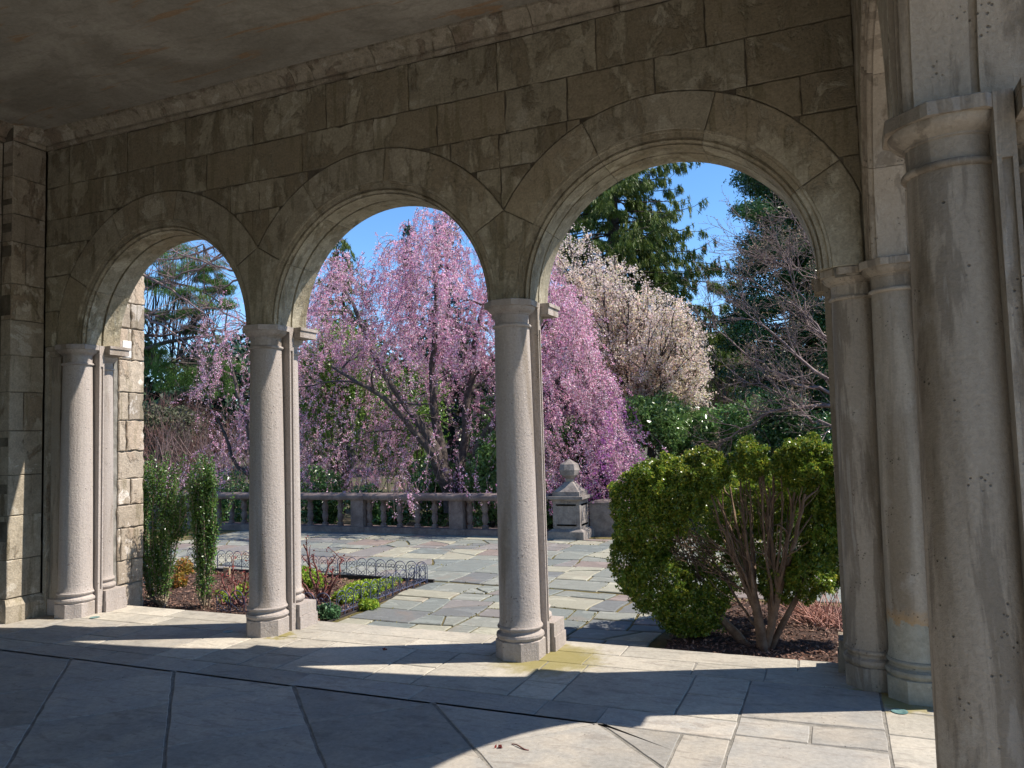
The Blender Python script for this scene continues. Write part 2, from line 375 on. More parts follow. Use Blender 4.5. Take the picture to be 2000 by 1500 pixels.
def arc_top(x, cs, Rr=RE):
    z = -1.0
    for c in cs:
        if abs(x-c) < Rr: z = max(z, ZS+math.sqrt(Rr*Rr-(x-c)**2))
    return z
def spandrel_stones(parent, frame, cs, u0, u1, joints, m):
    for (z0, z1), js in zip(ROWS, joints):
        xs = [u0]+[j for j in js if u0+.05 < j < u1-.05]+[u1]
        for a, b in zip(xs[:-1], xs[1:]):
            N = max(2, int((b-a)/.02)); run = []
            g = np.linspace(a, b, N+1)
            def flush(run):
                if len(run) < 3: return
                lo = [(x, z) for x, z in run]
                # thin the bottom line where it is straight
                keep = [lo[0]]+[lo[i] for i in range(1, len(lo)-1) if i % 3 == 0 or abs(lo[i-1][1]-2*lo[i][1]+lo[i+1][1]) > 1e-3]+[lo[-1]]
                P = keep+[(run[-1][0], z1), (run[0][0], z1)]
                if abs(area(P)) < .006 or run[-1][0]-run[0][0] < .05: return
                block('stone', P, frame, 0, .12, m, parent, .0035, .006, .06, .0042, rng.uniform(0, .007))
            for x in g:
                z = max(z0, arc_top(x, cs))
                if z < z1-.035: run.append((x, z))
                else: flush(run); run = []
            flush(run)
def arcpts(c, Rr, a, b, n):
    return [(c+Rr*math.cos(t), ZS+Rr*math.sin(t)) for t in np.linspace(a, b, n)]
def clip_u(P, lim, keep_less=True):      # cut an outline at a vertical line
    out = []; s = 1 if keep_less else -1
    for i in range(len(P)):
        a, b = P[i], P[(i+1) % len(P)]; ia, ib = s*(lim-a[0]) >= 0, s*(lim-b[0]) >= 0
        if ia: out.append(a)
        if ia != ib:
            t = (lim-a[0])/(b[0]-a[0]); out.append((lim, a[1]+t*(b[1]-a[1])))
    return out
PROF = [(RM+.015, .0), (RM, .0), (RM-.004, .014), (RM-.034, .014), (RM-.035, .040), (RM-.040, .041), (RM-.042, .034), (RM-.047, .028), (RM-.054, .024), (RM-.060, .030), (RM-.064, .044),
        (RM-.066, .062), (RI+.006, .063), (RI+.005, .056), (RI, .054), (RI, .214), (RI+.02, .215), (RI+.02, .236), (RI, .238), (RI, .43), (RM+.03, .436)]
AM = math.acos((SP/2)/RE); AM = math.asin(math.sqrt(RE*RE-(SP/2)**2)/RE)
def archivolt(parent, frame, c, cuts, m):
    for a, b in zip(cuts[:-1], cuts[1:]):
        n = max(3, int((b-a)/R(3.2))); e = .0016; V = []; F = []; k = len(PROF)
        for t in np.linspace(a+e, b-e, n):
            for r, d in PROF: V.append(frame(c+r*math.cos(t), d, ZS+r*math.sin(t)))
        for i in range(n-1):
            for q in range(k-1): F.append((i*k+q, i*k+q+1, (i+1)*k+q+1, (i+1)*k+q))
        F.append(tuple(range(k))[::-1]); F.append(tuple(range((n-1)*k, n*k)))
        obj('arch_moulding', local(parent, V), F, m, parent, 40)
def core(parent, frame, cs, u0, u1, d0, d1, ztop, mb=None):
    """the mortared heart of the wall, seen only in the joints and on the far side"""
    mb = mb or MB(); xs = sorted(set([u0, u1]+[round(x, 3) for c in cs for x in np.linspace(c-RM-.03, c+RM+.03, 41)])); xs = [x for x in xs if u0 <= x <= u1]
    lo = [(x, max(ZS-.06, arc_top(x, cs, RM+.02))) for x in xs]; n = len(lo)
    V = [frame(x, d0, z) for x, z in lo]+[frame(x, d0, ztop) for x, z in lo]+[frame(x, d1, z) for x, z in lo]+[frame(x, d1, ztop) for x, z in lo]; F = []
    for i in range(n-1):
        F += [(i, i+1, n+i+1, n+i), (2*n+i+1, 2*n+i, 3*n+i, 3*n+i+1), (i+1, i, 2*n+i, 2*n+i+1), (n+i, n+i+1, 3*n+i+1, 3*n+i)]
    F += [(0, n, 3*n, 2*n), (n-1, 2*n-1+n*0+2*n*0, 4*n-1, 3*n-1)]
    F[-1] = (n-1, 3*n-1, 4*n-1, 2*n-1)
    mb.add(V, F); return mb
CPROF = [(.0, ZC), (-.022, ZC+.002), (-.026, ZC+.010), (-.026, ZC+.030), (-.014, ZC+.034), (-.014, ZC+.043), (-.040, ZC+.047), (-.046, ZC+.056), (-.050, ZC+.068),
         (-.060, ZC+.086), (-.078, ZC+.104), (-.104, ZC+.119), (-.132, ZC+.128), (-.140, ZC+.132), (-.140, ZCEIL+.02), (.0, ZCEIL+.02)]
def cornice(parent, frame, us, m, mitre0=0, mitre1=0, name='cornice_stone'):
    for i, (a, b) in enumerate(zip(us[:-1], us[1:])):
        V = []; k = len(CPROF); g = .003
        for e in (0, 1):
            for d, z in CPROF:
                u = a+g if e == 0 else b-g
                if e == 0 and i == 0: u = a-mitre0*d
                if e == 1 and i == len(us)-2: u = b+mitre1*d
                V.append(frame(u, d, z))
        F = [(q, k+q, k+q+1, q+1) for q in range(k-1)]+[tuple(range(k)), tuple(range(k, 2*k))[::-1]]
        obj(name, local(parent, V), F, m, parent, 35)

# main arcade
CM = [-SP/2, SP/2, 1.5*SP]
arc = thing('arcade_wall', 'long stained sandstone wall carried on three round arches facing the garden', 'wall', (0, -.1, 0))
UL = -2.655
J1 = [-2.33, -1.55, -.82, -.04, .73, 1.52, 2.29, 3.07, 3.84]; J2 = [-1.87, -1.21, -.57, .48, 1.19, 1.77, 2.35, 2.84, 3.48, 4.09]
J3 = [-1.95, -.30, .02, .53, 1.88, 2.29, 2.83, 4.42]; J4 = [-.05, 2.30]
spandrel_stones(arc, FM, CM, UL, FX, [J1, J2, J3, J4, [], []], MW)
A83, A117, A149 = R(83), R(117), math.pi-AM
for i, c in enumerate(CM):
    joints = [[AM, R(80), R(116), A149], [AM, R(84), R(120), A149], [AM, R(72), R(113), A149]][i]
    full = [0.0]+joints+[math.pi]
    archivolt(arc, FM, c, full, MARCH)
    segs = list(zip(joints[:-1], joints[1:]))
    if i == 0: segs.append((A149, math.pi))
    if i == 2: segs.insert(0, (0.0, AM))
    for a, b in segs:
        P = arcpts(c, RM+.012, a, b, max(3, int((b-a)/R(5))))+arcpts(c, RE, b, a, max(3, int((b-a)/R(5))))
        P = clip_u(P, FX-.01)
        block('voussoir', P, FM, 0, .12, MARCH, arc, .003, .006, .12, .002, rng.uniform(.001, .006))
for x in (0.0, SP):                        # the springers between neighbouring arches
    L, Rr = x-SP/2, x+SP/2
    zt = ZS+RE*math.sin(AM)
    P = arcpts(L, RM+.012, 0, AM, 7)+[(x, zt)]+arcpts(Rr, RM+.012, A149, math.pi, 7)
    block('springer', P, FM, 0, .12, MARCH, arc, .003, .006, .12, .002, .003)
core(arc, FM, CM, UL, FX+.02, .014, .42, 4.95).build('mortar_core', MMORT, arc)
cornice(arc, FM, [UL, -1.73, -1.04, -.14, .44, .64, 1.24, 1.96, 2.6, 3.26, 4.0, FX], MCORN, 1, 1)

# right-hand arcade, seen along its face
CR = [SP/2, 1.5*SP, 2.5*SP]
arr = thing('side_arcade_wall', 'sandstone side arcade seen almost edge on along the right edge', 'wall', (FX, -.1, 0))
spandrel_stones(arr, FR, CR, -.01, 7.06, [[.7, 1.5, 2.3, 3.1, 3.9, 4.7, 5.5], [.4, 1.2, 2.0, 2.7, 3.4, 4.2, 5.1], [.9, 2.3, 3.7, 5.4], [2.31, 5.1], [5.5], [5.2]], MWR)
for i, c in enumerate(CR):
    joints = [AM, R(80), R(116), A149]; archivolt(arr, FR, c, [0.0]+joints+[math.pi], MC2)
    for a, b in list(zip(joints[:-1], joints[1:]))+([(A149, math.pi)] if i == 0 else []):
        P = arcpts(c, RM+.012, a, b, 8)+arcpts(c, RE, b, a, 8)
        P = clip_u(P, .0, False)
        block('voussoir', P, FR, 0, .12, MWR, arr, .003, .006, .12, .002, .003)
for q in (0, 1):
    P = arcpts(SP/2+q*SP, RM+.012, 0, AM, 7)+[((q+1)*SP, ZS+RE*math.sin(AM))]+arcpts((1.5+q)*SP, RM+.012, A149, math.pi, 7)
    block('springer', P, FR, 0, .12, MWR, arr, .003, .006, .12, .002, .003)
mb = core(arr, FR, CR, .0, 7.5, .014, .42, 4.95)
mb.build('mortar_core', MMORT, arr)
cornice(arr, FR, [-.01, .9, 1.9, 2.9, 3.9, 4.9, 6.0, 7.06], MCORN, 1, 0)

# ---------------------------------------------------------------- twin-column piers
def octa(cx, cy, h):
    q = h*math.tan(R(22.5)); return [(cx+a, cy+b) for a, b in ((h, -q), (h, q), (q, h), (-q, h), (-h, q), (-h, -q), (-q, -h), (q, -h))]
def shaft_prof(r0, r1, z0, z1, n=12):
    return [(r0+.008, z0), (r0+.002, z0+.02)]+[(r0-(r0-r1)*(t**1.6), z0+.02+(z1-z0-.02)*t) for t in np.linspace(.02, 1, n)]
BASE = lambda r, z: [(r+.012, z), (r+.026, z+.012), (r+.031, z+.026), (r+.028, z+.042), (r+.014, z+.05), (r+.006, z+.056), (r+.004, z+.066), (r+.010, z+.074), (r+.020, z+.082), (r+.022, z+.092), (r+.016, z+.101), (r+.004, z+.106)]
def tpt(r, z, t=.013): return [(r-.002, z-t)]+[(r+t*math.cos(a), z+t*math.sin(a)) for a in np.linspace(-1.4, 1.4, 7)]+[(r-.002, z+t)]
def pier(frame, u, label, mats=(None, None, None), dz=0.0, d_off=0.0, outer=True, parts=True):
    m1, m2, m3 = [q or MC for q in mats]
    w = frame(u, .10+d_off, 0)
    t = thing('arcade_pier', label, 'column', (w[0], w[1], 0), 'twin column piers of the arcades')
    fr = lambda x, y, z: frame(u+x, y+d_off, z)
    def part(mb, name, m, smooth=None): return mb.build(name, m, t, smooth, fr)
    D = .10
    b = MB(); b.ngon(octa(0, D, .168), -.02, .132, .006); part(b, 'plinth', m3)
    b = MB(); b.lathe(BASE(.146, .130), (0, D)); part(b, 'base_moulding', m3, 30)
    b = MB(); b.lathe(shaft_prof(.150, .130, .234, 2.402), (0, D), 48); part(b, 'shaft', m2, 40)
    b = MB(); b.lathe(tpt(.134, 2.415), (0, D)); part(b, 'necking_ring', m1, 60)
    b = MB(); b.lathe([(.128, 2.427), (.130, 2.498), (.137, 2.501), (.137, 2.507), (.146, 2.513), (.162, 2.523), (.174, 2.536), (.180, 2.549), (.180, 2.556)], (0, D)); part(b, 'capital', m1, 35)
    b = MB(); b.ngon(octa(0, D, .190), 2.555, 2.602, .005); part(b, 'abacus', m1)
    # flat slab between the two columns, with a sunk channel down its edge
    b = MB(); h = .172
    b.box((-h, .200, -.02), (h, .254, .225)); b.box((-h, .200, 2.395), (h, .254, 2.602))
    pl = [(-h, .2), (h, .2), (h, .213), (h-.014, .215), (h-.014, .239), (h, .241), (h, .254), (-h, .254), (-h, .241), (-h+.014, .239), (-h+.014, .215), (-h, .213)]
    n = len(pl); b.add([(x, y, .225) for x, y in pl]+[(x, y, 2.395) for x, y in pl], [(i, (i+1) % n, n+(i+1) % n, n+i) for i in range(n)])
    part(b, 'pilaster_slab', m1)
    if outer:
        E = .366
        b = MB(); b.box((-.212, .262, -.14), (.212, .500, .105)); b.box((-.203, .264, .1055), (.203, .492, .205)); part(b, 'outer_plinth', m3)
        b = MB(); b.lathe(BASE(.112, .206), (0, E)); part(b, 'outer_base_moulding', m3, 30)
        b = MB(); b.lathe(shaft_prof(.114, .100, .309, 2.372), (0, E)); part(b, 'outer_shaft', m1, 40)
        b = MB(); b.lathe(tpt(.104, 2.384, .012), (0, E)); part(b, 'outer_necking_ring', m1, 60)
        b = MB(); b.lathe([(.098, 2.396), (.100, 2.45), (.112, 2.456), (.112, 2.462), (.125, 2.470), (.142, 2.492), (.146, 2.505), (.146, 2.516)], (0, E)); part(b, 'outer_capital', m1, 35)
        b = MB(); b.box((-.236, .262, 2.516), (.236, .49, 2.575)); b.box((-.247, .260, 2.5755), (.247, .505, 2.602)); part(b, 'outer_block', m1)
    return t
pier(FM, -SP, 'pale twin column pier against the side wall, leftmost of the arcade')
pier(FM, 0.0, 'pale twin column pier between the first and second arch, left of the rose bed path')
pier(FM, SP, 'twin column pier with mossy yellow foot between the second and third arch', (None, None, None))
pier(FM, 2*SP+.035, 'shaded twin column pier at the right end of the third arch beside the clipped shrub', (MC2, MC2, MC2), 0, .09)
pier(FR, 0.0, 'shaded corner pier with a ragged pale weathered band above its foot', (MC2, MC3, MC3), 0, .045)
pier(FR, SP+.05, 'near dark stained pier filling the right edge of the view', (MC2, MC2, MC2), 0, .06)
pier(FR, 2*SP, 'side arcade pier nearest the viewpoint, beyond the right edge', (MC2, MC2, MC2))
# corner masonry behind the corner columns
co = thing('corner_pier', 'plain stone corner block joining the two arcades behind the shaded columns', 'wall', (4.95, .2, 0))
b = MB(); b.box((FX+.235, .105, -.14), (FX+.42, .40, 2.60)); b.box((FX+.016, -.086, 2.604), (FX+.42, .32, 4.93)); b.build('core_block', MC2, co)

# ---------------------------------------------------------------- left-hand wall
lw = thing('side_wall', 'sandstone wall with a shallow pilaster at the far left end of the loggia', 'wall', (-2.66, -.3, 0))
LZ = [.215, .57, .98, 1.36, 1.78, 2.15, 2.50, 2.84, 3.19, 3.60, 3.87, 4.24, ZC]
f1 = FL(-2.66); f2 = FL(-2.80)
for i in range(len(LZ)-1):
    sp = [] if i % 2 else ([-.30] if i in (4, 8) else [])
    ys = [-.445]+sp+[-.105]
    for a, b_ in zip(ys[:-1], ys[1:]): block('stone', [(a, LZ[i]), (b_, LZ[i]), (b_, LZ[i+1]), (a, LZ[i+1])], f1, 0, .14, MLEFT, lw, .003, .006, .1, .002)
    k = 1.0+.35*(i % 3); y0 = -.445; 
    js = [-7.16, -6.2, -5.2, -4.1-.3*(i % 2), -3.1, -2.2-.35*(i % 2), -1.25+.2*(i % 2), -.445]
    for a, b_ in zip(js[:-1], js[1:]): block('stone', [(a, LZ[i]), (b_, LZ[i]), (b_, LZ[i+1]), (a, LZ[i+1])], f2, 0, .12, MLEFT, lw, .004, .007, .12, .002)
b = MB(); b.add([(-2.625, -.47, -.02), (-2.625, -.085, -.02), (-2.625, -.085, .15), (-2.625, -.47, .15), (-2.66, -.455, .21), (-2.66, -.10, .21), (-2.8, -.47, -.02), (-2.8, -.085, -.02), (-2.8, -.085, .15), (-2.8, -.47, .15), (-2.8, -.455, .21), (-2.8, -.10, .21)],
                [(0, 1, 2, 3), (3, 2, 5, 4), (0, 3, 9, 6), (1, 7, 8, 2), (4, 5, 11, 10), (3, 4, 10, 9), (2, 8, 11, 5)])
b.build('plinth_stone', MLEFT, lw)
b = MB(); b.box((-2.80, -7.16, -.02), (-2.765, -.47, .2)); b.build('plinth_stone', MLEFT, lw)
b = MB(); b.box((-3.2, -7.5, -.1), (-2.815, .0, 4.95)); b.box((-2.8145, -.44, -.05), (-2.675, -.108, 4.90)); b.box((-3.2, .001, -.1), (-2.665, .36, 4.95)); b.build('mortar_core', MMORT, lw)
cornice(lw, f1, [-.445, -.10], MCORN, 1, -1); cornice(lw, f2, [-7.16, -6.2, -5.2, -4, -2.9, -1.8, -.9, -.445], MCORN, 0, 0)
# strip of wall with impost and foot between the corner and the first column
b = MB(); b.box((-2.60, -.062, .15), (-2.475, .3, 2.50)); b.build('respond', MC2, arc)
b = MB(); b.box((-2.655, -.094, -.02), (-2.602, .3, 2.598)); b.build('corner_strip', MLEFT, arc)
b = MB(); b.box((-2.61, -.082, -.02), (-2.47, .3, .149)); b.build('respond_foot', MC, arc)
b = MB()
for z0, z1, e in ((2.502, 2.522, .012), (2.5225, 2.556, .03), (2.5565, 2.60, .05)): b.box((-2.6015-e*.2, -.062-e, z0), (-2.477+e*.3, .3, z1))
b.build('impost', MC2, arc)
# unseen rear arcade, its open arches added to let in fill light
YR = -7.16
rw = thing('rear_fill_arcade', 'plain unseen rear wall behind the viewpoint, with arches added to let in fill light', 'wall', (1, YR, 0))
def FB(u, d, v): return (FX-.10-u, YR-d, v)
CB = [SP*.5+SP*i for i in range(3)]
mb = core(rw, FB, CB, -.4, 7.5, 0, .43, 4.95)
for u in (0, SP, 2*SP, 3*SP):
    mb.add([FB(u+x, d, z) for x, d, z in [(-.17, .01, -.1), (.17, .01, -.1), (.17, .42, -.1), (-.17, .42, -.1), (-.17, .01, 2.6), (.17, .01, 2.6), (.17, .42, 2.6), (-.17, .42, 2.6)]],
           [(0, 3, 2, 1), (4, 5, 6, 7), (0, 1, 5, 4), (1, 2, 6, 5), (2, 3, 7, 6), (3, 0, 4, 7)])
mb.build('wall_face', MLEFT, rw)

# wing wall outside the first arch
ww = thing('wing_wall', 'sunlit coursed stone wing wall standing outside the first arch', 'wall', (-2.3, .6, 0))
WZ = [-.12, .20, .44, .77, 1.0, 1.27, 1.55, 1.87, 2.16, 2.50, 2.83, 3.1, 3.42, 3.75, 4.1, 4.5, 4.9]
WJ = [[], [.58], [.44], [], [.56], [], [.5], [.53], [], [.565], [.55], [.5], [], [.56], [.5], []]
fw_ = FL(-2.245); hh = .03
for i in range(len(WZ)-1):
    ys = [.405]+WJ[i]+[.725]
    for a, b_ in zip(ys[:-1], ys[1:]):
        block('stone', [(a, WZ[i]), (b_, WZ[i]), (b_, WZ[i+1]), (a, WZ[i+1])], fw_, 0, .2, MWING, ww, .005, .008, .05, .005, rng.uniform(0, .008))
block('mortar_patch', [(.44, 2.52), (.555, 2.52), (.555, 2.70), (.44, 2.70)], fw_, 0, .02, MWHITE, ww, .003, .004, .05, .002, .013)
b = MB(); b.box((-3.2, .3625, -.14), (-2.262, .715, 4.95)); b.build('mortar_core', MGROUT2, ww)

# ceiling
b = MB(); b.box((-3.2, -7.6, ZCEIL), (5.3, .34, 4.99)); struct(b.build('ceiling', MCEIL))

# ---------------------------------------------------------------- loggia floor
fl = bpy.data.objects.new('loggia_floor', None); COL.objects.link(fl); struct(fl)
b = MB(); b.box((-3.0, -7.6, -.2), (FX+.48, .468, -.005)); struct(b.build('joint_bed', MGROUT, fl))
def FF(u, d, v): return (u, v, -d)
def slab(P, m=MF, gap=.004, name='paving_slab', z=0.0):
    if len(P) < 3 or abs(area(P)) < .002: return
    block(name, P, lambda u, d, v: (u, v, z-d), 0, .03, m, fl, gap, .004, .09, .0022, 0)
def clip(P, lim, ax, less=True):
    if ax == 0: return clip_u(P, lim, less)
    return [(b_, a) for a, b_ in clip_u([(y, x) for x, y in P], lim, less)]
Y1, Y2, Y3, X1, X2, X3 = -1.095, -.83, -.075, 3.68, 3.935, 4.68
k = 1.042
for i in range(-9, 9):
    for j in range(-9, 9):
        # diagonal squares whose corners touch the border line
        cx = .095+(i-j)*k/2; cy = Y1+(i+j+1)*k/2
        P = [(cx, cy-k/2), (cx+k/2, cy), (cx, cy+k/2), (cx-k/2, cy)]
        # wide joints one way, narrow ones the other
        s = np.array([.7071, -.7071])*.0; 
        P = clip(clip(clip(clip(P, Y1, 1), X1, 0), -2.79, 0, False), -7.3, 1, False)
        if len(P) >= 3 and abs(area(P)) > .004:
            Q = np.array(P); c = Q.mean(0)
            e = np.array([.7071, .7071]); Q = c+(Q-c)-np.outer(np.sign((Q-c)@e)*np.minimum(.0045, abs((Q-c)@e)*.3), e)
            slab([tuple(q) for q in Q], MF, .0035)
def row(x0, x1, xs, ya, yb, m=MF, gap=.004):
    xs = [x0]+[x for x in xs if x0 < x < x1]+[x1]
    for a, b_ in zip(xs[:-1], xs[1:]): slab([(a, ya), (b_, ya+rng.normal(0, .003)), (b_+rng.normal(0, .01), yb), (a, yb)], m, gap)
row(-2.79, X2, [-1.6, -.75, .25, 1.08, 2.0, 2.83, 3.2], Y1, Y2)
xs = [-2.62, -2.2, -1.5, -1.15, -.4, .0, .42, .76, 1.5, 1.86, 2.555, 2.85, 3.59, X2]
for i, (a, b_) in enumerate(zip(xs[:-1], xs[1:])):
    if b_-a < .4:
        mid = Y2+(.42 if i % 4 else .5)*(Y3-Y2); slab([(a, Y2), (b_, Y2), (b_, mid), (a, mid)], MT, .006); slab([(a, mid), (b_, mid), (b_, Y3), (a, Y3)], MT, .006)
    else: slab([(a, Y2), (b_, Y2), (b_, Y3), (a, Y3)], MF if b_ < 0 else MT, .006)
slab([(-2.79, Y2), (-2.62, Y2), (-2.62, -.1), (-2.79, -.1)])
row(-2.60, FX+.48, [-2.0, -1.25, -.45, .16, .5, 1.35, 2.1, 2.46, 2.8, 3.55, 4.01, 4.6], Y3, .2, MT, .004)
row(-2.22, FX+.48, [-1.4, -.3, .7, 1.9, 3.0, 4.2], .2, .475, MT, .003)
slab([(X2, Y2+.08), (X3, Y2+.12), (X3, Y3), (X2, Y3)], MF, .007)
slab([(X2, -1.02), (4.31, -1.02), (4.31, -.76), (X2, -.75)], MF, .008); slab([(4.31, -1.02), (X3, -1.0), (X3, -.72), (4.31, -.76)], MF, .008)
y = -1.02
for d in (.85, .3, .8, .3, .9, .8, .9, .5, .9):
    slab([(X2, y-d), (X3, y-d), (X3, y), (X2, y)], MF, .009); y -= d
y = Y3
for d in (.33, .36, .42, .8, .34, .8, .9, .8, .9, .8, .8):
    slab([(X3, max(-7.4, y-d)), (FX+.48, max(-7.4, y-d)), (FX+.48, y), (X3, y)], MT, .007); y -= d
y = Y1
for d in (.72, .8, .75, .8, .75, .8, .8, .8):
    slab([(X1, y-d), (X2, y-d), (X2, y), (X1, y)], MF, .009); y -= d
# threshold edge: the sunlit riser stones
for a, b_ in zip([-2.2, -1.1, 0.1, 1.2, 2.4, 3.5], [-1.1, 0.1, 1.2, 2.4, 3.5, FX+.48]):
    bb = MB(); bb.box((a+.003, .4695, -.2), (b_-.003, .476, -.032)); bb.build('riser_stone', MT, fl)
for (px, py), lb in (((185, 1205.5), 'small round metal floor cover in the sunlit stone by the leftmost pier'), ((445, 1233.5), 'small round metal floor cover in the shadow left of the second pier'), ((1757, 1389), 'small round metal floor cover at the sunlit edge near the corner pier')):
    c = atz(px, py, .004); b = MB(); b.lathe([(.0, .001), (.040, .001), (.044, .0045), (.030, .005), (.028, .0035), (.001, .0035)], (c[0], c[1]), 20)
    o = b.build('floor_cover', MDISC, None, 40); tag(o, lb, 'floor cover', 'round metal floor covers')
# ------------------------------------------------------------------ terrace and ground
ZT = -.12
b = MB(); b.box((-300, .35, -1.4), (300, 400, -.30)); b.add([(-300, -300, -.31), (300, -300, -.31), (300, .36, -.31), (-300, .36, -.31)], [(0, 1, 2, 3)])
struct(b.build('garden_ground', MGROUND))
b = MB(); b.box((FX+.49, -16, -.5), (22, .34, ZT-.02)); b.box((-14, -22, -.5), (FX+.48, -7.62, ZT-.02)); struct(b.build('bounce_court', MBOUNCE))  # unseen pale paving added to bounce sunlight into the loggia
te = bpy.data.objects.new('terrace', None); COL.objects.link(te); struct(te)
b = MB(); b.box((-9.5, .476, -.29), (7.5, 7.3, ZT-.012)); struct(b.build('joint_bed', MMOSS, te))
def warp(p):
    x, y = p
    return (x+.05*math.sin(1.9*y+.6*x)+.03*math.sin(4.3*y+1.0)+.02*math.sin(7*x+2*y), y+.055*math.sin(1.5*x+.4*y)+.03*math.sin(3.7*x+2.1))
FLAGS = []
def split(r, cut):
    x0, y0, x1, y1 = r; w, h = x1-x0, y1-y0; A = w*h
    if A < cut*rng.uniform(.55, 1.7) and max(w, h)/min(w, h) < 2.6:
        P = [(x0, y0), (x1, y0), (x1, y1), (x0, y1)]
        if rng.random() < .42 and A > .12:      # a flag trimmed on the slant
            t, s = rng.uniform(.25, .75, 2); e = rng.uniform(.06, .28)*(1 if rng.random() < .5 else -1)
            if w > h: FLAGS.append([(x0, y0), (x0+(t-e)*w, y0), (x0+(t+e)*w, y1), (x0, y1)]); FLAGS.append([(x0+(t-e)*w, y0), (x1, y0), (x1, y1), (x0+(t+e)*w, y1)])
            else: FLAGS.append([(x0, y0), (x1, y0), (x1, y0+(t+e)*h), (x0, y0+(t-e)*h)]); FLAGS.append([(x0, y0+(t-e)*h), (x1, y0+(t+e)*h), (x1, y1), (x0, y1)])
        else: FLAGS.append(P)
        return
    t = rng.uniform(.32, .68)
    if w*rng.uniform(.7, 1.2) > h: split((x0, y0, x0+w*t, y1), cut); split((x0+w*t, y0, x1, y1), cut)
    else: split((x0, y0, x1, y0+h*t), cut); split((x0, y0+h*t, x1, y1), cut)
BX0, BX1, BY = -4.2, -.06, 2.86            # left bed; right bed starts at RX
RX = 3.12
split((-.0, .50, 3.10, 2.90), .28)
split((-6.4, 2.96, 4.6, 7.0), .42)
for P in FLAGS[:299]:
    Q = [q for i in range(len(P)) for q in [P[i], ((P[i][0]+P[(i+1) % len(P)][0])/2, (P[i][1]+P[(i+1) % len(P)][1])/2)]]
    P2 = [warp(q) if .6 < q[1] else (warp(q)[0], q[1]) for q in Q]
    tz = rng.normal(0, .003)
    block('flagstone', P2, lambda u, d, v: (u, v, ZT+tz-d), 0, .05, MFLAG, te, rng.uniform(.006, .016), .007, .10, .006, 0)
# moss and weeds in the joints
n = 5200; X = rng.uniform(-1, 3.2, n*6); Y = rng.uniform(.5, 6.9, n*6)
segs = np.array([(P[i], P[(i+1) % len(P)]) for P in FLAGS for i in range(len(P))])
pick = rng.integers(0, len(segs), n); t = rng.random(n)[:, None]; pp = segs[pick, 0]*(1-t)+segs[pick, 1]*t
mossy = (np.sin(pp[:, 0]*3.1+pp[:, 1]*1.7)+np.sin(pp[:, 0]*1.3-pp[:, 1]*4.1) > -.1)
pp = pp[mossy]; pp = np.array([warp(q) if q[1] > .6 else (warp(q)[0], q[1]) for q in pp])
def leaves(C, L, Wd, frames=None, bend=0.0, flat=0.0, dirs=None):
    """rhombic leaves: centres C, half lengths L, half widths Wd"""
    n = len(C); C = np.asarray(C, float)
    U = rng.normal(size=(n, 3)) if dirs is None else np.asarray(dirs, float)+rng.normal(size=(n, 3))*.35
    if flat: U[:, 2] *= (1-flat)
    U /= np.linalg.norm(U, axis=1)[:, None]+1e-9
    A = rng.normal(size=(n, 3)); 
    if flat: A[:, 2] *= (1-flat)
    Vv = np.cross(U, A); Vv = np.cross(Vv, U) if flat else Vv
    Vv /= np.linalg.norm(Vv, axis=1)[:, None]+1e-9
    L = np.broadcast_to(np.asarray(L, float), (n,))[:, None]; Wd = np.broadcast_to(np.asarray(Wd, float), (n,))[:, None]
    V = np.stack([C-U*L, C+Vv*Wd, C+U*L, C-Vv*Wd], 1).reshape(-1, 3)
    return V, np.arange(4*n).reshape(n, 4)
C = np.column_stack([pp+rng.normal(0, .006, pp.shape), np.full(len(pp), ZT-.006)+rng.uniform(0, .012, len(pp))])
V, Q = leaves(C, rng.uniform(.006, .016, len(C)), rng.uniform(.003, .008, len(C))); stuff(npmesh('joint_weeds', V, Q, MMOSSL))

# ------------------------------------------------------------------ balustrade
YB = 7.06
ba = thing('balustrade', 'low weathered stone balustrade with turned balusters along the far terrace edge', 'balustrade', (-3, YB, ZT))
xe = .02
for a, b_ in zip([-10.6, -7.95, -5.88, -3.64, -1.55], [-7.95, -5.88, -3.64, -1.55, xe]):
    b = MB(); g = .003; prof = [(-.16, .485), (-.175, .50), (-.185, .53), (-.185, .56), (-.165, .585), (-.12, .602), (0, .612), (.12, .602), (.165, .585), (.185, .56), (.185, .53), (.175, .50), (.16, .485)]
    k = len(prof); b.add([(a+g, YB+y, z) for y, z in prof]+[(b_-g, YB+y, z) for y, z in prof], [(i, (i+1) % k, k+(i+1) % k, k+i) for i in range(k)]+[tuple(range(k))[::-1], tuple(range(k, 2*k))])
    b.build('rail', MBAL, ba, 40)
    b = MB(); b.box((a+g, YB-.17, ZT-.15), (b_-g, YB+.17, -.012)); b.build('plinth_course', MBAL, ba)
for x in (-7.95, -5.88, -3.81, -1.74):
    b = MB(); b.box((x-.135, YB-.135, -.012), (x+.135, YB+.135, .486)); b.box((x-.115, YB-.141, .03), (x-.105, YB-.1355, .44)); b.build('post', MBAL, ba)
bp = [(.062, -.012), (.062, .018), (.055, .022), (.060, .034), (.055, .046), (.034, .052), (.034, .062), (.040, .075), (.054, .12), (.060, .16), (.056, .195), (.044, .228), (.042, .236), (.054, .240), (.054, .252), (.043, .256), (.046, .275), (.060, .31), (.064, .335), (.058, .365), (.044, .41), (.038, .430), (.048, .436), (.050, .446), (.060, .452), (.062, .487)]
bx = [-6.93, -6.60, -6.27, -5.63, -5.28, -4.97, -4.62, -4.27, -3.62, -3.31, -2.96, -2.59, -2.23, -1.53, -1.23, -.88, -.52, -.16, -7.27, -7.62, -8.3, -8.65, -9.0]
b = MB(); b.lathe(bp, (0, 0), 20); base_b = b.build('baluster', MBAL, None, 40); base_b.parent = ba; base_b.location = (bx[0]+3, 0, -ZT)
